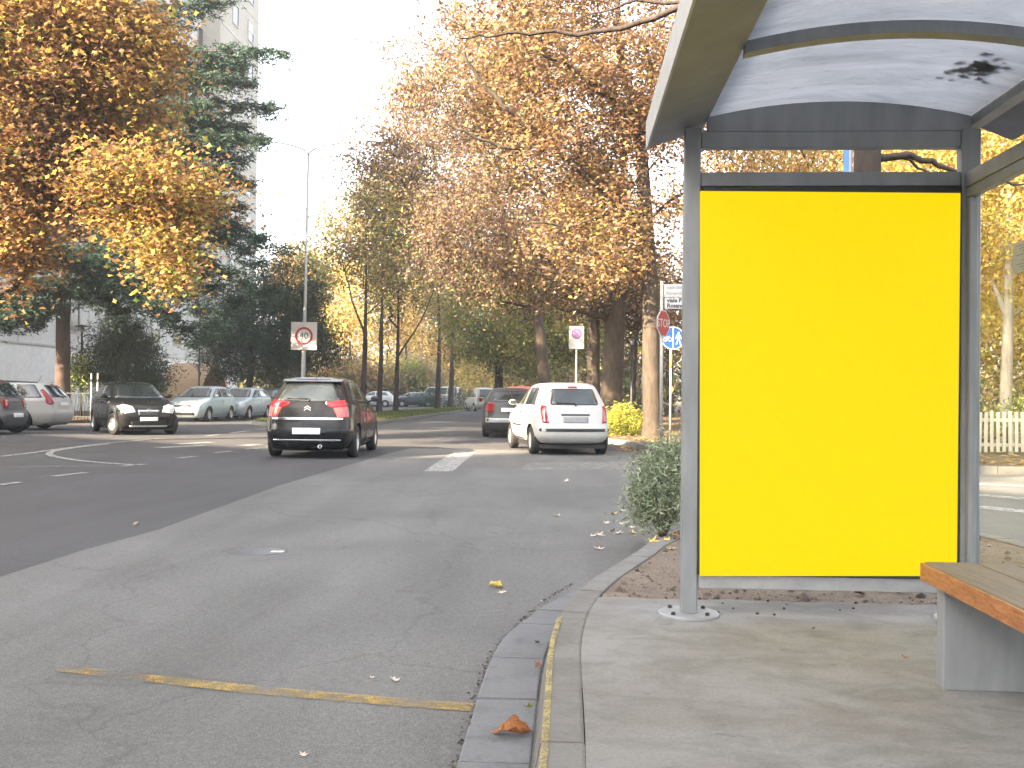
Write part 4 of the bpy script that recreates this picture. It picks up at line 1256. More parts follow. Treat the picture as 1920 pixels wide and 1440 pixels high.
def litter(name, label, n, fx, z, size, seed, pal):
    rng = np.random.default_rng(seed)
    xy = fx(rng, n)
    R = rand_rot(rng, n, .28)
    sz = size * rng.uniform(.6, 1.3, n)
    v = np.einsum('nij,kj->nki', R, LEAF_DIAMOND[0]) * sz[:, None, None] + np.concatenate([xy, np.full((n, 1), z)], 1)[:, None, :]
    v[:, :, 2] = np.maximum(v[:, :, 2], z + .002)
    c = palette(rng, np.concatenate([xy, np.zeros((n, 1))], 1), pal, [1] * len(pal), 2)
    o = link(name, soup(name, v, 4, LEAF_DIAMOND[1], c, M_LEAF))
    tag(o, label, "leaf litter", kind="stuff")
LP = [OCHRE, BROWN, RUST, YELLOW, TAN]
def _park(rng, n):
    y = rng.uniform(17.2, 60, n); lo = np.interp(y, [16.6, 17, 18, 19.5, 21, 22, 24, 26, 28.5, 31, 60], [14, 8.2, 5.2, 3.4, 2.3, 2, 1.8, 1.4, .5, 0, -.2])
    return np.stack([lo + np.abs(rng.normal(0, 4.0, n)), y], -1)
litter("leaf_litter", "fallen leaves strewn over the park ground beyond the side street", 9000, _park, .125, .14, 101, LP)
def _gut(rng, n):
    y = rng.uniform(20, 45, n); lo = np.interp(y, [16.6, 17, 18, 19.5, 21, 22, 24, 26, 28.5, 31, 60], [14, 8.2, 5.2, 3.4, 2.3, 2, 1.75, 1.2, .3, -.2, -.5])
    return np.stack([lo - np.abs(rng.normal(0, .5, n)), y], -1)
litter("leaf_litter", "fallen leaves gathered along the kerb by the white car", 900, _gut, .009, .12, 102, LP)
# ------------------------------------------------------------------ bus shelter
SY = G(1287, 1153, .13).y                       # plane of the advertising panel
def sx(px): return P(px, 742, SY).x
def sz(py, px=1550): return P(px, py, SY).z
M_POSTER = poster_mat()
def shelter():
    s = thing("bus_shelter", "grey metal bus shelter with an arched frosted roof and a blank yellow advertising panel", "bus shelter", (0, 0, 0))
    xl0, xl1, xr0, xr1 = sx(1279), sx(1309), sx(1796), sx(1832)
    ztop = sz(243, 1290)
    mb = MB(); mb.box(xl0, xl1, SY - .04, SY + .04, .145, ztop, .006); mb.build("post", M_STEEL, s)
    mb = MB(); mb.box(xr0, xr1, SY - .04, SY + .04, .145, ztop - .01, .006); mb.build("post", M_STEEL, s)
    for k, x in enumerate(((xl0 + xl1) / 2, (xr0 + xr1) / 2)):
        mb = MB(); mb.lathe([(.0, .131), (.152, .131), (.152, .142), (.146, .147), (0, .1475)], 36, 'Z', False, (x, SY, 0))
        pl = mb.build("base_plate", M_STEEL_D, s)
        for a in (45, 135, 225, 315):
            mb = MB(); mb.lathe([(0, .148), (.011, .148), (.011, .158), (.006, .162), (0, .162)], 6, 'Z', False, (x + .118 * math.cos(math.radians(a)), SY + .118 * math.sin(math.radians(a)), 0))
            mb.build("bolt", M_DKMETAL, pl)
    g = .002
    # transom, header, bottom rail between the posts
    mb = MB(); mb.box(xl1 + g, xr0 - g, SY - .03, SY + .03, sz(279), sz(249), .004); mb.build("header_beam", M_STEEL, s)
    mb = MB(); mb.box(xl1 + g, xr0 - g, SY - .032, SY + .032, sz(351), sz(325), .004); mb.build("transom", M_STEEL, s)
    mb = MB(); mb.box(xl1 + g, xr0 - g, SY - .028, SY + .028, sz(1106), sz(1080), .004); mb.build("bottom_rail", M_STEEL_D, s)
    # advertising panel: casing with a yellow sheet given an added glow
    mb = MB(); mb.box(sx(1311.5), xr0 - .004, SY - .045, SY + .06, sz(1079), sz(353), .004); mb.build("panel_casing", M_DKMETAL, s)
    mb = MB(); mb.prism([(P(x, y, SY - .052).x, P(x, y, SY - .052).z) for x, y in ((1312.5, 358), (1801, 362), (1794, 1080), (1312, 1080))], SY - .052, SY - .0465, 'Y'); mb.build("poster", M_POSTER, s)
    mb = MB(); mb.box(sx(1308.8), sx(1311.2), SY - .05, SY - .02, sz(1079), sz(353)); mb.build("panel_hinge_strip", M_DARK, s)
    # roof
    def zt(d): return H + d
    k = SY / 5.083
    xo, xi = .395 * k, .672 * k
    y0, y1 = -1.6, SY + .17
    # front fascia: a wide folded gutter beam
    mb = MB(); mb.prism([(xo, zt(1.285 * k)), (xi, zt(1.375 * k)), (xi, zt(1.50 * k)), (xo + .012, zt(1.43 * k)), (xo, zt(1.40 * k))], y0, y1, 'Y'); mb.build("front_fascia", M_FASCIA, s)
    mb = MB(); mb.prism([(xo - .012, zt(1.27 * k)), (xo - .002, zt(1.27 * k)), (xo - .002, zt(1.42 * k)), (xo - .012, zt(1.42 * k))], y0, y1 + .004, 'Y'); mb.build("fascia_edge", M_GALV, s)
    xri, xro = 1.955 * k, 2.23 * k
    mb = MB(); mb.prism([(xri, zt(1.345 * k)), (xri + .065, zt(1.345 * k)), (xri + .065, zt(1.50 * k)), (xri, zt(1.50 * k))], y0, y1 - .1, 'Y'); mb.build("side_beam", M_STEEL, s)
    mb = MB(); mb.prism([(xri + .068, zt(1.40 * k)), (xro, zt(1.315 * k)), (xro, zt(1.42 * k)), (xri + .068, zt(1.50 * k))], y0, y1, 'Y'); mb.build("rear_fascia", M_FASCIA, s)
    # arched ribs and roof sheets
    xa, xb = xi + .003, xri - .003
    mid, half = (xa + xb) / 2, (xb - xa) / 2
    def arch(x): return zt(1.385 * k) + .075 * k * (1 - ((x - mid) / half) ** 2)
    xs = list(np.linspace(xa, xb, 22))
    mb = MB()
    mb.prism([(x, arch(x) + .004) for x in xs] + [(xb, sz(248)), (xa, sz(248))], SY - .026, SY + .026, 'Y'); mb.build("end_arch", M_STEEL, s)
    ribs = [SY - 1.075 * k * i for i in range(1, 7)]
    for y in ribs:
        mb = MB()
        for a, c in zip(xs[:-1], xs[1:]):
            mb.prism([(a, arch(a) - .045), (c, arch(c) - .045), (c, arch(c) + .004), (a, arch(a) + .004)], y - .035, y + .035, 'Y')
        mb.build("roof_rib", M_STEEL, s)
    ys = [SY + .03] + ribs + [y0]
    for a, c in zip(ys[:-1], ys[1:]):
        me = bpy.data.meshes.new("roof_panel")
        vs, fs = [], []
        for x in xs:
            vs += [(x, c + .004, arch(x) + .009), (x, a - .004, arch(x) + .009)]
        for i in range(len(xs) - 1): fs.append((2 * i, 2 * i + 1, 2 * i + 3, 2 * i + 2))
        me.from_pydata(vs, [], fs); me.polygons.foreach_set("use_smooth", [True] * len(fs))
        link("roof_panel", me, s, mat=M_ROOF)
    # glazed side
    xw = sx(1812)
    mb = MB(); mb.box(xw - .03, xw + .03, y0, SY - .041, zt(1.035 * k), zt(1.105 * k), .005); mb.build("side_rail", M_STEEL, s)
    mb = MB(); mb.box(xw - .022, xw + .022, y0, SY - .041, zt(.985 * k), zt(1.033 * k), .004); mb.build("glazing_bar", M_STEEL, s)
    mb = MB(); mb.box(xw - .024, xw + .024, y0, SY - .041, .33, .39, .004); mb.build("side_rail", M_STEEL, s)
    mb = MB(); mb.box(xw - .021, xw + .021, SY - .085, SY - .043, .392, zt(.983 * k), .004); mb.build("glazing_bar", M_STEEL, s)
    for y in (2.35, -.2):
        mb = MB(); mb.box(xw - .02, xw + .02, y - .02, y + .02, .145, zt(.983 * k), .004); mb.build("mullion", M_STEEL, s)
    for ya, yb in ((SY - .086, 2.372), (2.328, -.178), (-.222, y0 + .02)):
        mb = MB(); mb.box(xw - .004, xw + .004, yb, ya, .392, zt(.983 * k)); mb.build("glass_pane", M_PANE, s)
    # timetable sheet stuck on the glass
    c = [P(1889, 456, 4.57), P(1960, 424, 4.08), P(1960, 490, 4.08), P(1889, 513, 4.57)]
    ya, yb = 4.05, 4.58
    z0, z1 = c[3].z, c[0].z
    mb = MB(); mb.box(xw - .0085, xw - .0045, ya, yb, z0, z1)
    tt = mb.build("timetable", mat("timetable_paper", (.40, .42, .45), .5, 0, .1, 8), s)
    for i in range(9):
        if i == 4: continue
        mb = MB(); z = z1 - .018 - .0135 * i
        mb.box(xw - .0095, xw - .0087, ya + .05, yb - .03 - .03 * (i % 3), z - .002, z + .002); mb.build("print_line", mat("print_grey", (.22, .23, .27), .6), tt)
    return xw
XW = shelter()

# drift of dead leaves and dirt lying on the roof sheet
def roof_debris():
    rng = np.random.default_rng(17)
    k = SY / 5.083
    c = P(1838, 152, 4.5)
    n = 60
    x = c.x + rng.normal(0, .045, n) ; y = c.y + rng.normal(0, .07, n) - (x - c.x) * .6
    x = np.clip(x, 1.3, 1.90 * k)
    mid, half = (.672 * k + 1.955 * k) / 2, (1.955 - .672) * k / 2
    z = H + 1.385 * k + .075 * k * (1 - ((x - mid) / half) ** 2) + .016
    R = rand_rot(rng, n, .12); sz_ = .055 * rng.uniform(.5, 1.3, n)
    v = np.einsum('nij,kj->nki', R, LEAF_LOBED[0]) * sz_[:, None, None] + np.stack([x, y, z], -1)[:, None, :]
    o = link("roof_leaves", soup("roof_leaves", v, 8, LEAF_LOBED[1], np.tile(np.array([[.03, .02, .015]]), (n, 1)), M_DARK))
    tag(o, "dark drift of rotting leaves lying on the frosted shelter roof", "leaf litter", kind="stuff")
roof_debris()

def bench():
    k = SY / 5.083 * 1.0
    b = thing("bench", "wooden-slatted bench on a grey steel leg inside the bus shelter", "bench", (1.398, 3.0, .13))
    x0, zt_ = 1.412 - 1.42, .585 - .13
    yend, y0 = 4.06 - 3.0, .9 - 3.0
    edges = [x0, x0 + .205, x0 + .345, x0 + .485]
    for i in range(3):
        mb = MB(); mb.box(edges[i] + (.0015 if i else 0), edges[i + 1] - .006, y0, yend - .004 * i, zt_ - (.062 if i else .066), zt_ + (-.001 * i), .008)
        mb.build("plank", M_WOOD, b)
    # the worn varnished front edge strip
    mb = MB(); mb.box(x0 - .012, x0 - .001, y0, yend - .002, zt_ - .070, zt_ - .004, .003); mb.build("front_edge", M_WOODE, b)
    for y in (3.90 - 3.0, 1.3 - 3.0):
        mb = MB(); mb.box(x0 + .022, x0 + .47, y, y + .072, 0, zt_ - .071, .004); mb.build("leg", M_STEEL, b)
bench()

# ------------------------------------------------------------------ lettering
def text_mesh(txt, size, mt, parent, loc, rot, depth=.001, align='CENTER', shear=0.0, bold=False):
    cu = bpy.data.curves.new("lettering", 'FONT')
    cu.body = txt; cu.size = size; cu.align_x = align; cu.align_y = 'CENTER'; cu.extrude = depth; cu.resolution_u = 3; cu.shear = shear; cu.offset = size * .035 if bold else 0.0
    ob = bpy.data.objects.new("lettering", cu); COL.objects.link(ob)
    dg = bpy.context.evaluated_depsgraph_get()
    me = bpy.data.meshes.new_from_object(ob.evaluated_get(dg))
    bpy.data.objects.remove(ob); bpy.data.curves.remove(cu)
    me.materials.clear()
    return link("lettering", me, parent, loc, rot, mt)
RX = math.pi / 2
def disc(name, r, y0, y1, mt, parent, r_in=0.0, n=40, cx=0.0, cz=0.0):
    mb = MB()
    pr = [(r_in, y0), (r, y0), (r, y1), (r_in, y1)] + ([(r_in, y0)] if r_in else [])
    mb.lathe(pr, n, 'Y', False, (cx, 0, cz))
    return mb.build(name, mt, parent)

# street lamp with two arms on the median, and the 40 sign fixed to it
def street_lamp():
    Y = 41.0
    foot = P(568, 742, Y); zt_ = P(580, 292, Y).z - .12
    s = thing("street_lamp", "tall thin grey street lamp with two curved arms above the speed limit sign", "street lamp", (foot.x, Y, .12))
    mb = MB(); mb.tube([(0, 0, 0), (0, 0, 2.2), (0.05, 0, zt_ * .5), (.1, 0, zt_)], [.095, .09, .06, .04], 12); mb.build("pole", M_GALV, s)
    mb = MB(); mb.lathe([(.0, 0), (.17, 0), (.16, .12), (.12, .3), (0, .3)], 16); mb.build("base", M_GALV, s)
    for sg, name in ((-1, "arm"), (1, "arm")):
        pts = [(.1 + sg * 2.45 * (1 - math.cos(t)) * (1.0) , 0, zt_ + .62 * math.sin(t)) for t in np.linspace(0, math.pi / 2, 12)]
        mb = MB(); mb.tube(pts, list(np.linspace(.034, .022, 12)), 8); mb.build(name, M_GALV, s)
        mb = MB(); ex = .1 + sg * 2.45
        mb.prism([(ex - .02 * sg, -.03), (ex + .62 * sg, -.07), (ex + .66 * sg, 0), (ex + .5 * sg, .07), (ex - .02 * sg, .05)], -.12, .12, 'Y')
        lh = mb.build("lamp_head", M_SIGNGREY, s, loc=(0, 0, zt_ + .62))
    return foot, Y
lf, LY = street_lamp()
def speed_sign():
    Y = LY - .14
    c = P(570, 630, Y); sgn = 1.0
    w = 50 / F * Y / 2; h = 53 / F * Y / 2
    t = thing("speed_limit_sign", "square white speed limit 40 sign fixed to the street lamp pole", "road sign", (c.x, Y, c.z))
    mb = MB(); mb.box(-w, w, -.012, .012, -h, h, .01); mb.build("plate", mat("sign_panel_warm_white", (.46, .43, .395), .5, 0, .06, 3), t)
    r = 17.0 / F * Y
    disc("red_ring", r, -.016, -.0125, M_RED, t, r * .76)
    disc("white_disc", r * .757, -.0145, -.0125, M_SIGNB, t)
    text_mesh("40", r * 1.02, M_INK, t, (0, -.0165, 0), (RX, 0, 0))
    for z in (-h * .5, h * .5):
        mb = MB(); mb.box(-.1, .1, .0125, .05, z - .03, z + .03); mb.build("bracket", M_GALV, t)
speed_sign()

def no_parking():
    Y = 29.6
    foot = P(1080, 742, Y); c = P(1078.5, 633, Y)
    t = thing("no_parking_sign", "white rectangular no-parking sign on a thin pole behind the white car", "road sign", (foot.x, Y, .125))
    mb = MB(); mb.tube([(0, 0.03, 0), (0, .03, c.z - .125 + .3)], .03, 8); mb.build("pole", M_POLE, t)
    w, h = 14 / F * Y, 21.5 / F * Y
    pz = c.z - .125
    mb = MB(); mb.box(-w, w, -.022, -.004, pz - h, pz + h, .008); mb.build("plate", mat("sign_white_half", (.33, .325, .32), .4), t)
    r = w * .70; cz = pz + h * .32
    MP_ = mat("sign_faded_violet_red", (.22, .045, .11), .45)
    disc("blue_disc", r * .84, -.0255, -.0225, mat("sign_faded_blue", (.16, .14, .30), .45), t, 0, 30, 0, cz)
    disc("red_ring", r, -.027, -.0225, MP_, t, r * .80, 30, 0, cz)
    mb = MB(); a = r * .8; q = r * .09
    mb.prism([(-a * .72 - q, cz + a * .72 - q), (-a * .72 + q, cz + a * .72 + q), (a * .72 + q, cz - a * .72 + q), (a * .72 - q, cz - a * .72 - q)], -.0268, -.0256, 'Y'); mb.build("red_bar", MP_, t)
no_parking()

def stop_sign():
    Y = 21.55
    foot = P(1240, 742, Y)
    t = thing("stop_sign_post", "pale pole with a red octagonal STOP sign and a white street name sign", "road sign", (foot.x, Y, .125))
    top = P(1237, 527, Y).z - .125
    mb = MB(); mb.tube([(0, 0, 0), (-.01, 0, top)], [.034, .034], 10); mb.build("pole", M_POLE, t)
    cz = P(1241, 607, Y).z - .125
    r = 27.0 / F * Y
    e = empty("stop_plate", (.02, -.05, cz), math.radians(58), t)
    oc = [(r * math.cos(math.radians(22.5 + 45 * i)), r * math.sin(math.radians(22.5 + 45 * i))) for i in range(8)]
    mb = MB(); mb.prism([(a, b) for a, b in oc], -.008, 0.006, 'Y'); mb.build("white_rim", M_SIGNW, e)
    mb = MB(); mb.prism([(a * .91, b * .91) for a, b in oc], -.011, -.0085, 'Y'); mb.build("red_face", M_RED, e)
    text_mesh("STOP", r * .80, M_SIGNW, e, (0, -.0125, 0), (RX, 0, 0))
    # street name plates
    z0, z1 = P(1260, 579, Y).z - .125, P(1260, 533, Y).z - .125
    zm = z0 + (z1 - z0) * .46
    n = empty("street_name_sign", (0, 0, 0), math.radians(-4), t)
    mb = MB(); mb.box(.036, .80, -.015, .015, zm + .008, z1, .006); mb.build("plate", M_SIGNW, n)
    mb = MB(); mb.box(.05, .80, -.015, .015, z0, zm - .004, .006); mb.build("plate", M_SIGNW, n)
    hh = (z1 - zm)
    text_mesh("viale della", hh * .36, mat("faded_ink", (.16, .16, .17), .6), n, (.08, -.0165, zm + hh * .74), (RX, 0, 0), align='LEFT')
    text_mesh("Rimembranza", hh * .36, mat("faded_ink", (.16, .16, .17), .6), n, (.08, -.0165, zm + hh * .30), (RX, 0, 0), align='LEFT')
    hh = zm - z0
    text_mesh("viale P.", hh * .50, M_INK, n, (.10, -.0165, z0 + hh * .72), (RX, 0, 0), align='LEFT', bold=True)
    text_mesh("Rosandi", hh * .50, M_INK, n, (.10, -.0165, z0 + hh * .26), (RX, 0, 0), align='LEFT', bold=True)
stop_sign()

def path_sign():
    Y = 24.6
    foot = P(1257.5, 742, Y); c = P(1261, 634, Y)
    t = thing("path_sign", "round blue shared path sign with white figures on a thin pole", "road sign", (foot.x, Y, .125))
    pz = c.z - .125
    mb = MB(); mb.tube([(0, .04, 0), (0, .04, pz + .2)], .028, 8); mb.build("pole", M_POLE, t)
    mb = MB(); mb.tube([(0, .04, P(1257, 690, Y).z - .125), (0, .04, P(1257, 664, Y).z - .125)], .034, 8); mb.build("yellow_sleeve", mat("yellow_tape", (.55, .42, .06), .5), t)
    r = 21.5 / F * Y
    ox = .045
    disc("blue_disc", r, -.01, .006, M_BLUE, t, 0, 40, ox, pz)
    disc("white_rim", r * 1.0, -.0125, -.0105, M_SIGNW, t, r * .93, 40, ox, pz)
    mb = MB(); mb.box(ox - .014, ox + .014, -.0125, -.0105, pz - r * .92, pz + r * .92); mb.build("white_divider", M_SIGNW, t)
    q = r * .46; fx = ox + q
    mb = MB(); mb.lathe([(0, -.0125), (r * .10, -.0125), (r * .10, -.0105), (0, -.0105)], 12, 'Y', False, (fx, 0, pz + r * .45))
    u = r * .1
    mb.prism([(fx - u * 1.2, pz + r * .32), (fx + u * 1.2, pz + r * .32), (fx + u * .9, pz - r * .08), (fx - u * .9, pz - r * .08)], -.0125, -.0105, 'Y')
    mb.prism([(fx - u * .8, pz - r * .085), (fx - u * .05, pz - r * .085), (fx - u * 1.4, pz - r * .56), (fx - u * 2.3, pz - r * .56)], -.0125, -.0105, 'Y')
    mb.prism([(fx + u * .05, pz - r * .085), (fx + u * .8, pz - r * .085), (fx + u * 2.3, pz - r * .56), (fx + u * 1.4, pz - r * .56)], -.0125, -.0105, 'Y')
    mb.prism([(fx + u * 1.25, pz + r * .3), (fx + u * 1.9, pz + r * .2), (fx + u * 2.7, pz - r * .05), (fx + u * 2.1, pz - r * .09), (fx + u * 1.2, pz + r * .16)], -.0125, -.0105, 'Y')
    mb.prism([(fx - u * 1.25, pz + r * .3), (fx - u * 1.2, pz + r * .16), (fx - u * 2.1, pz - r * .09), (fx - u * 2.7, pz - r * .05), (fx - u * 1.9, pz + r * .2)], -.0125, -.0105, 'Y')
    mb.build("pedestrian_symbol", M_SIGNW, t)
    mb = MB()
    for dx in (-.20, .20):
        rr = r * .17
        mb.lathe([(rr * .78, -.0125), (rr, -.0125), (rr, -.0105), (rr * .78, -.0105), (rr * .78, -.0125)], 18, 'Y', False, (ox - q + dx * r, 0, pz - r * .12))
    for a, b in (((-.20, -.12), (-.05, .12)), ((-.05, .12), (.15, .12)), ((.15, .12), (.20, -.12)), ((-.02, -.12), (.15, .12)), ((-.2, -.12), (-.02, -.12)), ((.13, .2), (.2, -.12))):
        A, B = Vector((ox - q + a[0] * r, pz + a[1] * r)), Vector((ox - q + b[0] * r, pz + b[1] * r))
        d = (B - A).normalized() * r * .022; nn = Vector((-d.y, d.x))
        mb.prism([tuple(A - nn), tuple(B - nn), tuple(B + nn), tuple(A + nn)], -.0125, -.0105, 'Y')
    mb.build("bicycle_symbol", M_SIGNW, t)
path_sign()

def blue_sign():
    Y = 6.9
    a, b = P(1581, 284, Y), P(1597, 326, Y)
    foot = ((a.x + b.x) / 2, Y, .12)
    t = thing("blue_sign_post", "narrow blue sign on a post beside the bare tree trunk, above the yellow panel", "sign", foot)
    mb = MB(); mb.tube([(0, .03, 0), (0, .03, a.z + .16)], .02, 8); mb.build("post", M_GALV, t)
    w = (b.x - a.x) / 2
    mb = MB(); mb.box(-w, w, -.012, .005, b.z - .35, a.z + .12, .004); mb.build("plate", mat("sign_light_blue", (.10, .22, .62), .4), t)
    mb = MB(); mb.box(w * .25, w * .6, -.0145, -.0125, b.z - .3, a.z + .08); mb.build("white_stripe", M_SIGNW, t)
blue_sign()

def lantern(px, Y, ytop, lab, arm=False, wpx=22):
    foot = P(px, 742, Y); zt_ = P(px, ytop, Y).z - .12
    t = thing("park_lantern", lab, "lamp", (foot.x, Y, .12), 0, "park lanterns with flat disc tops")
    mb = MB(); mb.tube([(0, 0, 0), (0, 0, .5), (0, 0, zt_ - .30)], [.07, .05, .045], 8); mb.build("pole", M_DKMETAL, t)
    r = wpx / F * Y / 2
    mb = MB(); mb.lathe([(0, zt_ + .03), (r * .4, zt_ + .02), (r, zt_ - .03), (r, zt_ - .06), (r * .3, zt_ - .05), (0, zt_ - .05)], 18); mb.build("disc_shade", M_DKMETAL, t)
    mb = MB(); mb.lathe([(0, zt_ - .30), (.07, zt_ - .30), (.10, zt_ - .052), (0, zt_ - .052)], 12); mb.build("globe", M_SIGNGREY, t)
lantern(152, 42, 610, "dark park lantern beside the cedar trunk", wpx=24)
lantern(373, 54, 643, "dark park lantern in front of the tan entrance porch", wpx=17)
lantern(1184, 40, 632, "dark park lantern behind the yellow-green bush, among the slim trunks", wpx=26)
def small_notice():
    Y = 43; c = P(1204, 656, Y)
    t = thing("small_sign", "small yellow-green rectangular sign on a pole beside the lantern", "sign", (c.x, Y - .4, .125))
    mb = MB(); mb.tube([(0, .02, 0), (0, .02, c.z)], .025, 6); mb.build("pole", M_GALV, t)
    mb = MB(); mb.box(-.19, .19, -.02, -.005, c.z - .28, c.z, .004); mb.build("plate", mat("sign_lime", (.45, .55, .12), .5), t)
small_notice()

# picket fence on the far side of the side street
def picket():
    Y = 21.0
    x0, x1 = 7.4, 12.0
    t = thing("picket_fence", "low cream picket fence in front of the hedge, seen through the shelter glass", "fence", (x0, Y, .125))
    M = mat("cream_fence_paint", (.42, .385, .31), .6, 0, .12, 4)
    mb = MB(); mb.box(0, x1 - x0, .015, .05, .16, .23); mb.build("rail", M, t)
    mb = MB(); mb.box(0, x1 - x0, .015, .05, .66, .73); mb.build("rail", M, t)
    pm = MB(); pm.box(-.033, .033, -.012, .013, .05, .86, .004); pme = pm.mesh("slat"); pme.materials.append(M)
    rng = np.random.default_rng(4)
    for x in np.arange(.04, x1 - x0, .122):
        link("slat", pme, t, (x, 0, rng.normal(0, .006)), (0, rng.normal(0, .008), 0))
    for x in (-.05, 1.55, 3.1, 4.62):
        mb = MB(); mb.box(x - .04, x + .04, .052, .13, -.05, .8); mb.build("post", M, t)
picket()
def railing():
    Y = 37.2
    a, b = P(120, 742, Y).x, P(172, 742, Y).x
    t = thing("garden_railing", "short dark metal railing beside the cedar trunk", "fence", (a, Y, .12))
    for z in (.12, 1.0):
        mb = MB(); mb.box(0, b - a, -.02, .02, z - .02, z + .02); mb.build("rail", M_DKMETAL, t)
    pm = MB(); pm.tube([(0, 0, 0), (0, 0, 1.08)], .014, 6); me = pm.mesh("bar"); me.materials.append(M_DKMETAL)
    for x in np.arange(.02, b - a, .13): link("bar", me, t, (x, 0, 0))
railing()
for px, lab in ((171, "pale striped marker post just left of the black oncoming car's roof"), (183, "pale striped marker post between its twin and the black oncoming car")):
    Y = 36.4; f = P(px, 742, Y); top = P(px, 700, Y).z - .12
    t = thing("marker_post", lab, "post", (f.x, Y, .12), 0, "pale marker posts")
    mb = MB(); mb.tube([(0, 0, 0), (0, 0, top)], .032, 8); mb.build("shaft", M_GALV, t)
    mb = MB(); mb.tube([(0, 0, top * .82), (0, 0, top * .88)], .035, 8); mb.build("dark_band", M_DKMETAL, t)
def cover():
    c = G(478, 1035)
    t = thing("utility_cover", "small worn oval iron cover let into the grey asphalt", "manhole cover", (c.x, c.y, 0))
    mb = MB(); mb.lathe([(.0, .0065), (.18, .0065), (.2, .006), (.235, .0075), (.235, .0)], 30); me = mb.mesh("lid")
    o = link("lid", me, t, mat=mat("worn_iron", (.12, .12, .125), .4, .5, .3, 12)); o.scale = (1.05, .8, 1)
    mb = MB(); mb.box(.13, .23, -.05, .03, .0078, .0105, .002); mb.build("bright_plate", mat("bright_steel", (.7, .7, .72), .2, .8), t)  # small bright plate at the right end of the lid
cover()
# ------------------------------------------------------------------ cars
class CarShape:
    def __init__(s, L, W, Ht, belt, nose, cowl, ws_top, r_belt, r_top, n_lo=9, n_hi=6, sill=.17, side_bow=.045, end_bow=.05):
        h = W / 2
        s.h, s.L, s.Ht, s.belt, s.nose = h, L, Ht, belt, nose
        rb = -L / 2
        def ry(z):
            return rb + .045 + (r_belt - rb - .045) * max(0, (z - .62)) / (belt - .62)
        lv = [(sill, .86, rb + .17, L / 2 - .15), (sill + .07, .93, rb + .07, L / 2 - .07), (.40, .985, rb + .012, L / 2 - .015), (.53, 1.0, rb, L / 2),
              (.62, 1.0, rb + .045, L / 2 - .02), (nose - .10, .992, ry(nose - .10), L / 2 - .07), (nose - .02, .985, ry(nose - .02), L / 2 - .20),
              (nose + .02, .978, ry(nose + .02), L / 2 - .42), (.5 * (nose + belt) + .01, .968, ry(.5 * (nose + belt)), .5 * (L / 2 - .42 + cowl)),
              (belt - .015, .955, r_belt, cowl + .06), (belt + .02, .925, r_belt + .012, cowl - .06)]
        zr = Ht - .10
        for t in (.25, .5, .75, 1.0):
            z = belt + .02 + (zr - belt - .02) * t
            lv.append((z, .925 - .185 * t - .02 * t * t, r_belt + .012 + (r_top - r_belt) * (t ** 1.25), cowl - .06 + (ws_top - cowl + .06) * t))
        lv += [(Ht - .055, .665, r_top + .06, ws_top - .14), (Ht - .022, .56, r_top + .20, ws_top - .36), (Ht - .004, .34, r_top + .45, ws_top - .66), (Ht, .12, r_top + .8, ws_top - 1.0)]
        lv = [(z, w * h, a, b, n_lo if z < nose else n_lo + (n_hi - n_lo) * min(1, (z - nose) / (Ht - nose))) for z, w, a, b in lv]
        s.lv = np.array(lv)
        s.sb, s.eb = side_bow, end_bow
    def at(s, z):
        return [float(np.interp(z, s.lv[:, 0], s.lv[:, i])) for i in range(1, 5)]
    def unit(s, cx, sy, z):
        w, a, b, n = s.at(z)
        mid, hl = (a + b) / 2, (b - a) / 2
        return Vector((w * cx * (1 - s.sb * sy * sy), mid + hl * sy + s.eb * (1 - cx * cx) * sy * abs(sy), z))
    def phi(s, f, z):
        c, q = math.cos(f), math.sin(f)
        n = s.at(z)[3]
        k = (abs(c) ** n + abs(q) ** n) ** (-1 / n)
        return s.unit(c * k, q * k, z)
    def rear(s, a, z, sg=-1):
        n = s.at(z)[3]; a = max(-.995, min(.995, a))
        return s.unit(a, sg * (1 - abs(a) ** n) ** (1 / n), z)
    def side(s, y, z, sg):
        w, a, b, n = s.at(z)
        sy = max(-.995, min(.995, (y - (a + b) / 2) / ((b - a) / 2)))
        return s.unit(sg * (1 - abs(sy) ** n) ** (1 / n), sy, z)
    def body(s, wheels, wr):
        NN = 112
        vs, fs = [], []
        zs = []
        Z = s.lv[:, 0]
        for i in range(len(Z) - 1):
            m_ = 2 if Z[i + 1] - Z[i] > .05 else 1
            for k in range(m_): zs.append(Z[i] + (Z[i + 1] - Z[i]) * k / m_)
        zs.append(Z[-1])
        for z in zs:
            for k in range(NN):
                vs.append(s.phi(2 * math.pi * k / NN, z))
        for i in range(len(zs) - 1):
            for k in range(NN):
                k2 = (k + 1) % NN
                fs.append((i * NN + k, i * NN + k2, (i + 1) * NN + k2, (i + 1) * NN + k))
        fs.append(tuple(range(NN - 1, -1, -1)))
        fs.append(tuple((len(zs) - 1) * NN + k for k in range(NN)))
        mb = MB(); mb.add(vs, fs, True)
        return mb.mesh("body", False)

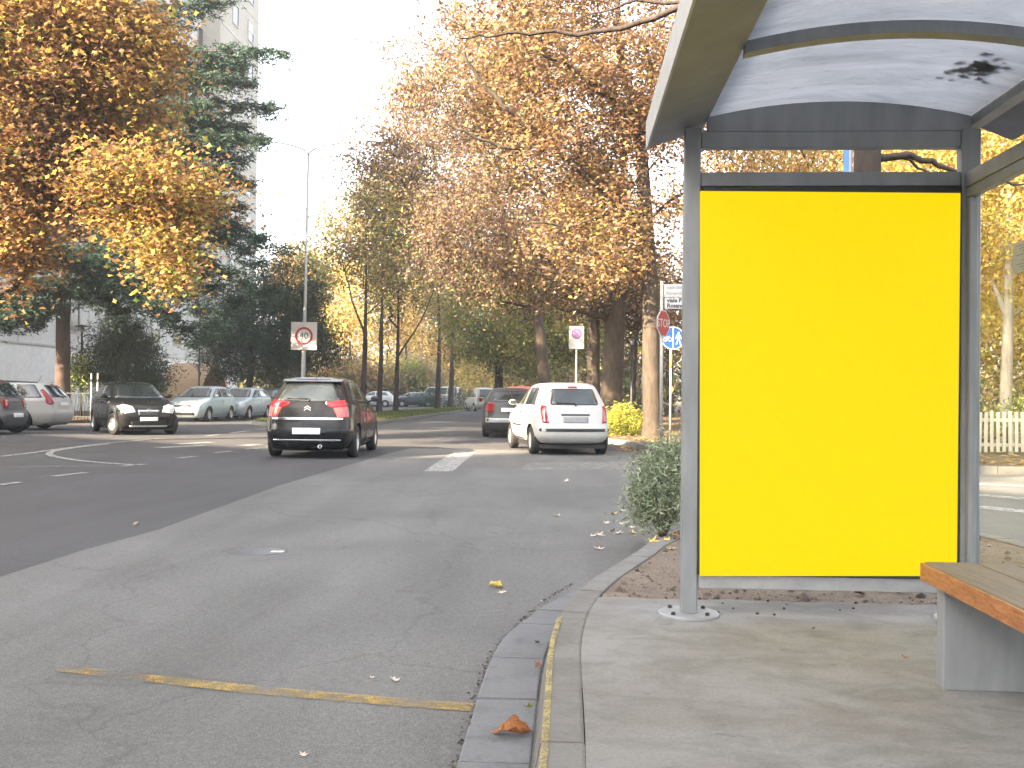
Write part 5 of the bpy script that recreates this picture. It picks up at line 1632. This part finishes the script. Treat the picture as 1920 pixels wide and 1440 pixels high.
def fillet(poly, r, n=4):
    out = []
    m_ = len(poly)
    for i in range(m_):
        p = Vector(poly[i]); a = (Vector(poly[i - 1]) - p); b = (Vector(poly[(i + 1) % m_]) - p)
        rr = min(r, a.length * .45, b.length * .45)
        A, B = p + a.normalized() * rr, p + b.normalized() * rr
        for k in range(n + 1):
            t = k / n
            out.append(A * (1 - t) ** 2 + p * 2 * t * (1 - t) + B * t * t)
    return out
def patch(fn, poly, off, mt, name, parent, r=.03, skirt=.02):
    """a panel following the car body: poly is an outline in the surface's own coordinates"""
    ring = fillet([Vector(p) for p in poly], r)
    res = []
    for a, b in zip(ring, ring[1:] + ring[:1]):
        k = max(1, int((b - a).length / .09))
        for i in range(k): res.append(a + (b - a) * (i / k))
    c = sum(res, Vector((0, 0))) / len(res)
    rings = []
    def S(q, o):
        e = .004
        p = fn(q.x, q.y)
        du = fn(q.x + e, q.y) - fn(q.x - e, q.y); dv = fn(q.x, q.y + e) - fn(q.x, q.y - e)
        nn = du.cross(dv)
        nn = nn.normalized() if nn.length > 1e-12 else Vector((0, 0, 1))
        if nn.dot(Vector((p.x, p.y, (p.z - .8) * 2))) < 0: nn = -nn
        return p + nn * o
    vs = [S(q, off - skirt) for q in res]
    n = len(res)
    fr = (1, .82, .6, .38, .16)
    for f in fr: vs += [S(c + (q - c) * f, off) for q in res]
    vs.append(S(c, off))
    fs = []
    for k in range(len(fr)):
        for i in range(n):
            j = (i + 1) % n
            fs.append((k * n + i, k * n + j, (k + 1) * n + j, (k + 1) * n + i))
    b = len(fr) * n
    for i in range(n): fs.append((b + i, b + (i + 1) % n, b + n))
    mb = MB(); mb.add(vs, fs, True)
    me = mb.mesh(name)
    # keep the outer edge crisp
    o = link(name, me, parent, mat=mt)
    return o

def wheel_set(root, s, wb, wr, yoff, steer=0.0, spokes=7, hub_mt=None, track=None):
    hub_mt = hub_mt or M_ALLOY
    tx = track or s.h - .115
    ty = MB()
    w = .095
    ty.lathe([(wr * .62, -w), (wr * .86, -w), (wr * .965, -w * .85), (wr, -w * .6), (wr, w * .6), (wr * .965, w * .85), (wr * .86, w), (wr * .62, w), (wr * .62, -w)], 30, 'X')
    tme = ty.mesh("tyre"); tme.materials.append(M_BLACK)
    rm = MB()
    rm.lathe([(wr * .63, w * .3), (wr * .66, w * .8), (wr * .60, w * .86), (wr * .56, w * .4), (wr * .56, -w * .6)], 28, 'X')
    for k in range(spokes):
        a = 2 * math.pi * k / spokes
        c, q = math.cos(a), math.sin(a)
        b0, b1 = .055, .032
        vs = []
        for (rad, hw, x) in ((wr * .10, b0, w * .78), (wr * .58, b1, w * .62)):
            for sgn in (-1, 1):
                for dx in (0, -.03):
                    vs.append((x + dx, c * rad - q * hw * sgn, q * rad + c * hw * sgn))
        rm.add(vs, [(0, 2, 6, 4), (1, 5, 7, 3), (0, 4, 5, 1), (2, 3, 7, 6)])
    rm.lathe([(0, w * .86), (wr * .14, w * .84), (wr * .17, w * .6)], 14, 'X')
    rme = rm.mesh("rim"); rme.materials.append(hub_mt)
    dm = MB(); dm.lathe([(0, 0.0), (wr * .55, 0.0)], 24, 'X', False); dme = dm.mesh("brake_disc"); dme.materials.append(M_DKMETAL)
    for sg in (-1, 1):
        for y, st in ((yoff - wb / 2, 0), (yoff + wb / 2, steer)):
            e = empty("wheel", (sg * tx, y, wr), (0 if sg > 0 else math.pi) + st, root)
            link("tyre", tme, e); link("rim", rme, e); link("brake_disc", dme, e)

def car(name, label, loc, rz, kind, paint, L=3.85, W=1.70, Ht=1.50, belt=1.0, nose=.84, cowl=1.0, ws_top=.2, r_belt=None, r_top=None, wb=2.45, wr=.30,
        group=None, detail=2, steer=0.0, hub=None, doors=2, cat="car", front=None, rear=None, n_hi=6, n_lo=9, sill=.17, moulding=False, yoff=.06, rails=False, spokes=7):
    r_belt = r_belt if r_belt is not None else -L / 2 + .12
    r_top = r_top if r_top is not None else -L / 2 + .48
    s = CarShape(L, W, Ht, belt, nose, cowl, ws_top, r_belt, r_top, n_lo, n_hi, sill)
    root = thing(name, label, cat, loc, rz, group)
    me = s.body(None, wr)
    body = link("body", me, root, mat=paint)
    me.materials.append(M_DARK)
    # wheel arches cut out of the body
    cut = MB()
    for sg in (-1, 1):
        for y in (yoff - wb / 2, yoff + wb / 2):
            R = wr + .055
            n = 28
            x0, x1 = sg * (s.h - .30), sg * (s.h + .2)
            vs = [(x0, y + R * math.cos(2 * math.pi * i / n), wr + R * math.sin(2 * math.pi * i / n)) for i in range(n)] + \
                 [(x1, y + R * math.cos(2 * math.pi * i / n), wr + R * math.sin(2 * math.pi * i / n)) for i in range(n)]
            fs = [tuple(range(n)), tuple(range(2 * n - 1, n - 1, -1))] + [(i, i + n, (i + 1) % n + n, (i + 1) % n) for i in range(n)]
            cut.add(vs, fs)
    cme = cut.mesh("cutter"); cme.materials.append(paint); cme.materials.append(M_DARK)
    cme.polygons.foreach_set("material_index", [1] * len(cme.polygons))
    co = link("cutter", cme)
    md_ = body.modifiers.new("arches", 'BOOLEAN'); md_.object = co; md_.operation = 'DIFFERENCE'; md_.solver = 'EXACT'
    co.matrix_world = Matrix.Identity(4)
    body.parent = None
    dg = bpy.context.evaluated_depsgraph_get()
    nm = bpy.data.meshes.new_from_object(body.evaluated_get(dg))
    body.modifiers.clear(); body.data = nm; body.parent = root
    nm.name = "body"
    bpy.data.objects.remove(co)
    try:
        nm.set_sharp_from_angle(angle=math.radians(38))
    except Exception:
        pass
    wheel_set(root, s, wb, wr, yoff, steer, spokes, hub)
    mb = MB(); mb.box(-s.h * .80, s.h * .80, -L / 2 + .25, L / 2 - .25, .14, .22); mb.build("underbody", M_DARK, root)
    R_ = lambda a, z: s.rear(a, z, -1)
    Fr = lambda a, z: s.rear(a, z, 1)
    top = Ht - .075
    # rear window, windscreen
    rw = (rear or {}).get('win', [(-.80, belt + .06), (.80, belt + .06), (.76, top - .05), (-.76, top - .05)])
    o = patch(R_, rw, .007, M_CARGLASS, "rear_window", root, .06)
    patch(Fr, [(-.88, belt + .03), (.88, belt + .03), (.83, top - .02), (-.83, top - .02)], .007, M_CARGLASS, "windscreen", root, .06)
    # side windows
    zt_, zb_ = top - .035, belt + .045
    for sg in (-1, 1):
        Sd = lambda y, z, sg=sg: s.side(y, z, sg)
        fy0 = cowl - .30; fy1 = ws_top - .22
        by0 = r_belt + .42; by1 = r_top + .30
        span = fy1 - by1
        if kind == 'hatch3':
            cuts = [(by0 + .05, -.28, by1 + .08, -.30), (-.20, fy0, -.22, fy1)]
        elif kind == 'wagon':
            q = r_belt + .26; qt = r_top + .20
            cuts = [(q, q + .92, qt, q + .86), (q + .99, q + 1.72, q + .93, q + 1.68), (q + 1.79, fy0, q + 1.75, fy1)]
        else:
            cuts = [(by0, -.30, by1 + .06, -.32), (-.22, fy0, -.24, fy1)]
        for a0, a1, t0, t1 in cuts:
            patch(Sd, [(a0, zb_), (a1, zb_), (t1, zt_), (t0, zt_)], .006, M_CARGLASS, "side_window", root, .05)
        if detail >= 2:
            dz0 = .27
            ds = [(-.27, min(cowl - .12, yoff + wb / 2 - wr - .09))] + ([(max(r_belt + .55, yoff - wb / 2 + wr * .55), -.285)] if kind != 'hatch3' else [])
            for a, b in ds:
                lo = max(a, yoff - wb / 2 + wr + .07)
                d = patch(Sd, [(lo, dz0), (b, dz0), (b, belt - .02), (a, belt - .02), (a, .60)] if a < lo else [(a, dz0), (b, dz0), (b, belt - .02), (a, belt - .02)], .0045, paint, "door", root, .05, .012)
                patch(Sd, [(a + .06, belt - .13), (a + .24, belt - .13), (a + .24, belt - .10), (a + .06, belt - .10)], .022, paint if not moulding else M_DARK, "handle", d, .01)
            if moulding:
                patch(Sd, [(-.30, .565), (.72, .565), (.72, .60), (-.30, .60)], .014, M_DARK, "side_moulding", root, .01)
        # mirror
        mp = s.side(cowl - .38, belt + .02, sg)
        mb = MB(); mb.blob((mp.x + sg * .13, mp.y + .02, belt + .085), (.085, .06, .065), 10, 8); mb.tube([(mp.x - sg * .02, mp.y, belt + .02), (mp.x + sg * .1, mp.y + .01, belt + .05)], .02, 6)
        mm = mb.build("mirror", paint, root)
        mb = MB(); mb.box(mp.x + sg * .13 - .062, mp.x + sg * .13 + .062, mp.y - .043, mp.y - .036, belt + .045, belt + .125); mb.build("mirror_glass", M_CARGLASS, mm)
        if rails:
            pts = [s.side(y, top - .02, sg) + Vector((-sg * .06, 0, .10 - .03 * abs(y))) for y in np.linspace(r_top + .15, ws_top - .2, 9)]
            mb = MB(); mb.tube(pts, .022, 6); mb.build("roof_rail", M_DKMETAL, root)
    # rear end
    rr = rear or {}
    PH = lambda f, z: s.phi(math.radians(f), z)
    for sg in (-1, 1):
        for lamp in rr.get('lamps', [((233, .72), (243, .72), (246, .98), (229, .98), M_TAIL)]):
            pts, mt_ = lamp[:-1], lamp[-1]
            patch(PH, [(f if sg < 0 else 540 - f, z) for f, z in pts], .011, mt_, "tail_light", root, .02)
    pz = rr.get('plate', .52)
    patch(R_, [(-.27 / s.h, pz - .055), (.27 / s.h, pz - .055), (.27 / s.h, pz + .055), (-.27 / s.h, pz + .055)], .014, rr.get('plate_mt', M_PLATE), "number_plate", root, .012)
    for (z0, z1, a, mt_, nm_) in rr.get('strips', []):
        patch(R_, [(-a, z0), (a, z0), (a, z1), (-a, z1)], .012, mt_, nm_, root, .008)
    if detail >= 2:
        patch(R_, [(-.16, top - .048), (.16, top - .048), (.16, top - .022), (-.16, top - .022)], .012, M_TAIL, "brake_light", root, .008)
        a, b = s.rear(.02, belt + .08, -1) - Vector((0, .03, 0)), s.rear(-.55, belt + .10, -1) - Vector((0, .028, 0))
        mb = MB(); mb.tube([a, b], .012, 6); mb.tube([s.rear(.02, belt + .03, -1), a], .018, 6); mb.build("rear_wiper", M_DARK, root)
        mb = MB(); ap = Vector((0, r_top + .35, s.Ht - .012)); mb.tube([ap, ap + Vector((0, -.10, .20))], [.008, .004], 5); mb.build("aerial", M_DARK, root)
    # front end
    ff = front or {}
    for sg in (-1, 1):
        for lamp in ff.get('lamps', [((118, .62), (131, .60), (139, .80), (128, .80), M_LAMP)]):
            pts, mt_ = lamp[:-1], lamp[-1]
            patch(PH, [(f if sg < 0 else 180 - f, z) for f, z in pts], .010, mt_, "headlight", root, .03)
    fz = ff.get('plate', .46)
    patch(Fr, [(-.25 / s.h, fz - .05), (.25 / s.h, fz - .05), (.25 / s.h, fz + .05), (-.25 / s.h, fz + .05)], .014, M_PLATE, "number_plate", root, .012)
    for (z0, z1, a, mt_, nm_) in ff.get('strips', [(.27, .38, .62, M_DARK, "lower_grille"), (.60, .68, .45, M_DARK, "grille")]):
        patch(Fr, [(-a, z0), (a, z0), (a, z1), (-a, z1)], .010, mt_, nm_, root, .02)
    return root, s

BLACKP = carpaint("black_car_paint", (.006, .006, .007), 0, .16, .5)
WHITEP = carpaint("white_car_paint", (.46, .455, .435), 0, .3)
SILVER = carpaint("silver_car_paint", (.50, .52, .53), .35, .32)
GREYP = carpaint("grey_car_paint", (.11, .115, .125), .4, .32)
PALEB = carpaint("pale_blue_silver_paint", (.40, .50, .53), .35, .3)
PALEB2 = carpaint("pale_silver_blue_paint", (.44, .51, .55), .35, .3)
DKBLUE = carpaint("dark_blue_grey_paint", (.045, .065, .075), .2, .25)
DKGREY = carpaint("dark_brown_grey_paint", (.045, .042, .042), .2, .25)
REDP = carpaint("dark_red_paint", (.22, .03, .035), .1, .25)

# black hatchback driving away
wr_ = G(655, 857); hx = wr_.x - .70
c3, s3 = car("hatchback", "black hatchback seen from behind in the middle of the road, brake lights red", (wr_.x - .74, wr_.y + 1.17, 0), math.radians(3), 'hatch5', BLACKP,
    L=3.86, W=1.72, Ht=1.53, belt=1.03, nose=.86, cowl=1.02, ws_top=.18, r_belt=-1.80, r_top=-1.42, wb=2.46, wr=.305, spokes=8, n_hi=5,
    rear={'win': [(-.78, 1.07), (.78, 1.07), (.74, 1.40), (-.74, 1.40)],
          'lamps': [((226, .98), (241, .955), (247, 1.01), (247, 1.05), (226, 1.09), M_TAIL), ((226, .765), (235.5, .765), (239, .948), (226, .972), M_TAILP)],
          'plate': .515, 'strips': [(.725, .765, .80, M_CHROME, "chrome_strip"), (.335, .362, .78, M_CHROME, "chrome_strip")]},
    front={})
def extra_c3(root, s):
    for dz in (0, .055):                    # double chevron emblem
        mb = MB()
        y = s.rear(0, .93 + dz, -1).y
        for sg in (-1, 1):
            mb.prism([(0, .925 + dz * .75), (sg * .062, .888 + dz * .75), (sg * .062, .91 + dz * .75), (0, .95 + dz * .75)], y - .022, y - .002, 'Y')
        mb.build("emblem", M_CHROME, root)
    y = s.rear(.3, .25, -1).y
    mb = MB(); mb.lathe([(.028, -.10), (.036, -.10), (.036, .15), (.028, .15), (.028, -.10)], 14, 'Y', True, (.26, y, .235)); mb.build("exhaust_pipe", M_CHROME, root)
    mb = MB()
    xs = np.linspace(-.56, .56, 9)
    pts = []
    for x in xs:
        p = s.rear(x / .6 * .74, s.Ht - .085, -1)
        pts.append((x, p.y, s.Ht - .075))
    for a, b in zip(pts[:-1], pts[1:]):
        mb.add([(a[0], a[1] - .09, a[2] - .012), (b[0], b[1] - .09, b[2] - .012), (b[0], b[1] + .12, b[2] + .035), (a[0], a[1] + .12, a[2] + .035),
                (a[0], a[1] - .08, a[2] - .03), (b[0], b[1] - .08, b[2] - .03), (b[0], b[1] + .05, b[2] - .02), (a[0], a[1] + .05, a[2] - .02)],
               [(0, 1, 2, 3), (4, 7, 6, 5), (0, 4, 5, 1)])
    mb.build("roof_spoiler", BLACKP, root)
extra_c3(c3, s3)

# white hatchback pulled up at the right kerb
w0 = G(1002, 851); yaw = math.radians(13.5)
d = Vector((-math.sin(yaw), math.cos(yaw), 0)); r = Vector((math.cos(yaw), math.sin(yaw), 0))
cen = Vector((w0.x, w0.y, 0)) + r * .70 + d * 1.10
yp, sy_ = car("hatchback", "white three-door hatchback at the right kerb, angled towards the road", (cen.x, cen.y, 0), yaw, 'hatch3', WHITEP,
    L=3.74, W=1.66, Ht=1.50, belt=.98, nose=.84, cowl=1.0, ws_top=.25, r_belt=-1.72, r_top=-1.46, wb=2.36, wr=.29, moulding=True, n_hi=5, n_lo=7, sill=.25,
    rear={'win': [(-.70, 1.03), (.70, 1.03), (.74, 1.36), (-.74, 1.36)],
          'lamps': [((229, .67), (235, .66), (231, 1.0), (225, 1.02), M_TAIL)],
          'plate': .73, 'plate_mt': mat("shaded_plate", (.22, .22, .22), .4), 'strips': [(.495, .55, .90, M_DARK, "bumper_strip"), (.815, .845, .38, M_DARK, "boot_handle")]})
# dark car parked ahead of it, and a red one further on
g0 = G(938, 822)
car("suv", "dark brown-grey car parked ahead of the white hatchback", (g0.x + .22, g0.y + 2.3, 0), math.radians(1), 'hatch5', DKGREY, L=4.1, W=1.70, Ht=1.44, belt=1.0, nose=.86, cowl=1.0, ws_top=.2, r_belt=-1.98, r_top=-1.66, wb=2.6, wr=.33, detail=1,
    rear={'win': [(-.74, 1.05), (.74, 1.05), (.72, 1.31), (-.72, 1.31)], 'lamps': [((229, .74), (240, .74), (240, 1.0), (229, 1.0), M_TAIL)], 'plate': .80, 'strips': [(.44, .56, .86, M_GALV, "bumper_strip")]})
g1 = P(974, 742, 37.5)
car("hatchback", "dark red car parked beyond the dark brown-grey one", (g1.x, 39.6, 0), 0, 'hatch5', REDP, Ht=1.56, belt=1.02, detail=1, rear={'lamps': [((229, .75), (240, .75), (240, 1.0), (229, 1.0), M_TAIL)]})
# oncoming black hatchback in the mouth of the side street
b0 = G(237, 815)
co_, sc_ = car("hatchback", "black oncoming hatchback turning, with bright headlights and a chrome grille bar", (b0.x - .45, b0.y + 1.35, 0), math.radians(180 + 37), 'hatch5', BLACKP, L=3.9, W=1.74, Ht=1.50, belt=1.0, nose=.86, cowl=.98, ws_top=.2,
    wb=2.5, wr=.31, steer=math.radians(14), yoff=.08, spokes=10,
    front={'lamps': [((113, .64), (128, .60), (137, .80), (127, .86), (117, .80), M_LAMP)], 'plate': .45,
           'strips': [(.66, .70, .34, M_CHROME, "chrome_bar"), (.56, .655, .34, M_DARK, "grille"), (.235, .275, .66, M_GALV, "lower_lip"), (.285, .38, .60, M_DARK, "lower_grille")]})
def emb(root, s):
    p = s.rear(0, .68, 1)
    mb = MB(); mb.lathe([(.046, .004), (.060, .004), (.060, .022), (.046, .022), (.046, .004)], 20, 'Y', True, (0, p.y, .68)); mb.box(-.05, .05, p.y + .01, p.y + .02, .674, .686); mb.build("emblem", M_CHROME, root)
    mb = MB(); mb.box(-.42, -.12, cow(s), cow(s) + .01, 1.0, 1.01)
def cow(s): return .9
p = sc_.rear(0, .68, 1)
mb = MB(); mb.lathe([(.046, .008), (.060, .008), (.060, .026), (.046, .026), (.046, .008)], 20, 'Y', True, (0, p.y, .68)); mb.box(-.05, .05, p.y + .012, p.y + .022, .674, .686); mb.build("emblem", M_CHROME, co_)
# estate car and grey car parked across the side street
e0 = G(64, 807)
car("estate_car", "white estate car with black roof rails parked by the cedar trunk", (e0.x - 1.75, e0.y + .75, 0), math.radians(93), 'wagon', WHITEP, L=4.55, W=1.74, Ht=1.50, belt=.95, nose=.80, cowl=1.0, ws_top=.25, r_belt=-2.16, r_top=-1.78, wb=2.65, wr=.31, rails=True, hub=M_DKMETAL,
    rear={'lamps': [((233, .82), (228, .78), (224, .84), (222, 1.22), (226, 1.26), M_TAIL)], 'plate': .8}, moulding=False)
f0 = G(38, 816)
car("hatchback", "grey car cut off by the photo's left edge, in front of the white estate", (f0.x - 2.55, f0.y + .75, 0), math.radians(92), 'hatch5', GREYP, L=4.0, W=1.72, Ht=1.53, belt=.98, wb=2.55, wr=.30, hub=M_DKMETAL, yoff=-.32)
# silver-blue cars parked along the left kerb
for i, (px, py, pnt, lab, wv) in enumerate([(343, 791, PALEB, "pale blue-green car first in the row parked along the left kerb", 1.48), (424, 787, PALEB2, "pale silver-blue car second in the row along the left kerb", 1.45), (478, 783, DKBLUE, "dark blue-grey car third in the row along the left kerb", 1.46)]):
    q = G(px, py)
    car("parked_car", lab, (q.x + .05, q.y + 2.0, 0), math.radians(178), 'hatch5', pnt, L=4.2 if i != 0 else 4.05, W=1.72, Ht=wv, belt=.97, nose=.82, group="cars parked along the left kerb", detail=2 if i < 2 else 1)
# far traffic and parked cars
for px, Y, pnt, rz, lab, Ht in [(901, 76, WHITEP, 20, "small white car far ahead in the bend of the road", 1.75), (770, 96, WHITEP, 80, "white car parked beyond the median, left of the white van", 1.4), (783, 94, DKBLUE, 85, "dark car parked in front of the white one beyond the median", 1.35), (700, 92, SILVER, 95, "silver car parked beyond the median behind the black hatchback", 1.45)]:
    q = P(px, 742, Y)
    car("parked_car" if Y > 90 else "small_car", lab, (q.x, Y, .02 if Y > 90 else 0), math.radians(rz), 'hatch5', pnt, Ht=Ht, belt=1.0 if Ht > 1.4 else .95, detail=1, L=4.0)
q = P(822, 742, 97)
car("van", "white van parked behind the bluish trunk on the median", (q.x, 97, .02), math.radians(85), 'wagon', WHITEP, L=4.6, W=1.85, Ht=1.95, belt=1.2, nose=.95, cowl=1.6, ws_top=1.0, r_belt=-2.2, r_top=-2.1, wb=2.8, wr=.32, detail=1, cat="van")

# ------------------------------------------------------------------ single fallen leaves near the camera
def near_leaves():
    rng = np.random.default_rng(55)
    def leaf_mesh(curl, seed, roll=0):
        r = np.random.default_rng(seed)
        lob = [(0, .5), (38, .24), (62, .52), (100, .22), (128, .40), (160, .14)]
        prof = [(a, rad * (1 + r.normal(0, .08))) for a, rad in lob]
        pts = [(rad * math.sin(math.radians(a)), rad * math.cos(math.radians(a))) for a, rad in prof]
        out = pts + [(0.02, -.16), (0.012, -.5), (-.012, -.5), (-.02, -.16)] + [(-x, y) for x, y in reversed(pts[1:])]
        vs = [(x, y, curl * (x * x * 1.8 + y * y * .9) + .05 * math.sin(x * 9 + seed) * curl) for x, y in out] + [(0, 0, 0)]
        n = len(out)
        if roll:
            vs, fs2, nx, ny = [], [], 9, 9
            for j in range(ny):
                v = -.5 + j / (ny - 1)
                hw = .44 * max(.06, (1 - (2 * abs(v)) ** 2.4)) * (1 + .22 * math.sin(v * 17 + seed))
                for i in range(nx):
                    x = hw * (-1 + 2 * i / (nx - 1))
                    q = roll * (1 + .35 * math.sin(v * 5 + seed))
                    vs.append((q * math.sin(x / q), v + .05 * math.sin(x * 12), q * (1 - math.cos(x / q)) + .05 * math.sin(v * 8 + 3 * x)))
            for j in range(ny - 1):
                for i in range(nx - 1): fs2.append((j * nx + i, j * nx + i + 1, (j + 1) * nx + i + 1, (j + 1) * nx + i))
            me = bpy.data.meshes.new("fallen_leaf"); me.from_pydata(vs, [], fs2)
            me.polygons.foreach_set("use_smooth", [True] * len(fs2))
            return me
        me = bpy.data.meshes.new("fallen_leaf")
        me.from_pydata(vs, [], [(i, (i + 1) % n, n) for i in range(n)])
        return me
    cols = {'brown': mat("brown_leaf", (.30, .12, .04), .6, 0, .4, 12), 'yellow': mat("yellow_leaf", (.55, .42, .10), .6, 0, .3, 12), 'pale': mat("pale_dry_leaf", (.50, .43, .33), .6, 0, .25, 12),
            'green': mat("greenish_leaf", (.22, .26, .05), .6, 0, .3, 12), 'dark': mat("dark_leaf", (.05, .035, .025), .7, 0, .3, 12)}
    def put(px, py, z, size, col, lab, curl=.5, group=None, cat="leaf", tilt=.15, roll=0, rz=None):
        p = G(px, py, z)
        o = link("fallen_leaf", leaf_mesh(curl, int(px * 7 + py), roll), None, (p.x, p.y, z + .008), (rng.normal(0, tilt), rng.normal(0, tilt), rng.uniform(0, 6.28) if rz is None else rz), cols[col])
        o.scale = (size, size, size)
        lo = min((o.matrix_basis @ v.co).z for v in o.data.vertices)
        o.location.z += (z + .003) - lo
        tag(o, lab, cat, group)
        return o
    put(965, 1376, .016, .12, 'brown', "large curled orange-brown leaf lying on the gutter stones", 2.2, tilt=.12, roll=.20, rz=1.75)
    put(938, 1374, .016, .075, 'brown', "small brown leaf touching the large curled leaf on the gutter", .9, tilt=.4)
    put(930, 1102, .004, .105, 'yellow', "curled yellow leaf alone on the grey asphalt", 1.3, tilt=.15, roll=.22, rz=1.2)
    put(942, 1112, .004, .075, 'pale', "pale leaf just below the curled yellow leaf on the asphalt", .3)
    put(740, 1277, .004, .065, 'pale', "pale leaf on the asphalt above the yellow stop line", .5)
    put(698, 1272, .004, .035, 'pale', "tiny pale scrap left of the pale leaf above the yellow line", .5)
    put(254, 986, 0.0, .09, 'pale', "white crumpled leaf on the dark asphalt lane", 1.2, tilt=.1, roll=.22)
    put(994, 1330, .018, .055, 'green', "small green leaf wedged between gutter and kerb", .9, tilt=.5)
    put(1010, 1207, .018, .05, 'dark', "dark leaf stuck against the kerb face", .9, tilt=.5)
    put(1011, 1252, .018, .05, 'brown', "small brown leaf caught between gutter and yellow kerb line", .9, tilt=.5)
    put(1048, 1168, .134, .05, 'pale', "flat pale leaf on top of the kerb stones", .3)
    put(1690, 1112, .122, .11, 'pale', "pale leaf on the earth behind the panel's bottom rail, beside the bench leg", .6)
    put(1612, 1115, .122, .09, 'dark', "dark leaf on the earth behind the panel's bottom rail", .6)
    put(1697, 1234, .131, .04, 'brown', "small reddish leaf on the pavement in front of the panel", .5)
    put(1525, 1180, .131, .03, 'dark', "dark speck of leaf on the pavement below the panel's middle", .5)
    put(568, 1418, .004, .04, 'pale', "tiny white scrap on the asphalt at the photo's bottom edge", .6)
    spots = [(1150, 965), (1166, 983), (1148, 996), (1175, 982), (1192, 985), (1112, 1006), (1124, 1004), (1122, 1030), (1186, 990), (1160, 1001), (1062, 903), (1045, 968), (1205, 978), (1138, 982), (1187, 1000), (1205, 995)]
    for x, y in spots:
        put(x, y, .004, rng.uniform(.07, .13), 'pale' if rng.uniform() < .75 else 'yellow', "pale dry leaf on the asphalt off the island tip, beside the grey-green bush", .4, "dry leaves off the island tip")
    for x, y in [(1232, 1012), (1250, 1015), (1262, 1005), (1258, 1030), (1240, 1003), (1222, 1017), (1272, 1008), (1265, 1012)]:
        put(x, y, .121, rng.uniform(.08, .13), 'yellow' if rng.uniform() < .4 else 'brown', "tan leaf on the earth under the grey-green bush", .5, "tan leaves under the bush")
    # little clods and droppings on the concrete edge behind the panel
    pts = [(1375, 1140), (1347, 1147), (1420, 1150), (1452, 1152), (1470, 1140), (1475, 1133), (1575, 1143), (1600, 1140), (1345, 1122), (1390, 1118), (1455, 1116), (1440, 1126), (1355, 1130), (1605, 1130), (1690, 1126), (1710, 1130)]
    mb = MB(); mb.blob((0, 0, 0), (1, .8, .55), 7, 5)
    cl = mb.mesh("earth_clod"); cl.materials.append(cols['dark'])
    for x, y in pts:
        p = G(x, y, .135)
        o = link("earth_clod", cl, None, (p.x, p.y, .131 if p.y < EDGE_Y else .124), (0, 0, rng.uniform(0, 6)))
        k = rng.uniform(.005, .011); o.scale = (k, k, k); o.location.z += k * .4
        tag(o, "small dark clod of earth on the pavement edge under the panel", "earth clod", "clods of earth under the panel")
    for x, y in [(1178, 1188), (1000, 1160), (1430, 1205), (1240, 1320), (1640, 1300), (1560, 1360)]:
        pass
near_leaves()
def gravel():
    rng = np.random.default_rng(56)
    n = 1500
    x = rng.uniform(.15, 3.3, n); y = EDGE_Y + np.abs(rng.normal(0, 1.3, n)) - .05
    y = np.minimum(y, 8.2)
    ok = x > np.interp(y, [5, 5.6, 6.4, 7.2, 8.2], [.2, .24, .36, .58, 1.1])
    x, y = x[ok], y[ok]; n = len(x)
    sh = np.array([[-.5, -.3, 0], [.5, -.35, 0], [.4, .4, 0], [-.45, .35, 0], [0, 0, .5]])
    R = rand_rot(rng, n, .2)
    v = np.einsum('nij,kj->nki', R, sh) * (rng.gamma(2, .006, n) + .004)[:, None, None] + np.stack([x, y, np.full(n, .121)], -1)[:, None, :]
    c = palette(rng, np.stack([x, y, x * 0], -1), [(.16, .12, .09), (.22, .18, .14), (.08, .055, .04)], [2, 1.5, 1.5], 1)
    o = link("gravel", soup("gravel", v, 5, [(0, 1, 4), (1, 2, 4), (2, 3, 4), (3, 0, 4)], c, M_GRASS))
    tag(o, "crumbs of earth and grit on the island", "grit", kind="stuff")
gravel()
# grit in the joint between asphalt and gutter
def joint_grit():
    rng = np.random.default_rng(57)
    us = rng.uniform(arc_of(1.2), arc_of(6.5), 1600)
    sh = np.array([[-.5, -.3, 0], [.5, -.35, 0], [.4, .4, 0], [-.45, .35, 0], [0, 0, .5]])
    P0 = np.array([tuple(KC.at(u, .285 * (1 if u < arc_of(5.1) else .9) + rng.normal(0, .012))) for u in us])
    P0[:, 2] = .003
    R = rand_rot(rng, len(us), .3)
    v = np.einsum('nij,kj->nki', R, sh) * (rng.gamma(2, .0026, len(us)) + .002)[:, None, None] + P0[:, None, :]
    c = palette(rng, P0, [(.06, .05, .04), (.12, .10, .08), (.03, .025, .02), (.35, .32, .28)], [3, 2, 3, .4], .5)
    o = link("grit", soup("grit", v, 5, [(0, 1, 4), (1, 2, 4), (2, 3, 4), (3, 0, 4)], c, M_GRASS))
    tag(o, "dark grit along the joint between asphalt and gutter", "grit", kind="stuff")
joint_grit()
# ------------------------------------------------------------------ autumn haze
def haze():
    mb = MB(); mb.box(-140, 110, -75, 260, -1.0, 46)
    mt = bpy.data.materials.new("haze_air"); mt.use_nodes = True
    nt = mt.node_tree
    nt.nodes.remove(nt.nodes["Principled BSDF"])
    v = nt.nodes.new("ShaderNodeVolumePrincipled")
    v.inputs['Color'].default_value = (.90, .94, 1.0, 1)
    v.inputs['Density'].default_value = .0010
    v.inputs['Anisotropy'].default_value = .3
    nt.links.new(v.outputs[0], nt.nodes["Material Output"].inputs['Volume'])
    o = mb.build("haze", mt)
    o["kind"] = "stuff"
    tag(o, "thin pale autumn haze over the street", "haze")
haze()
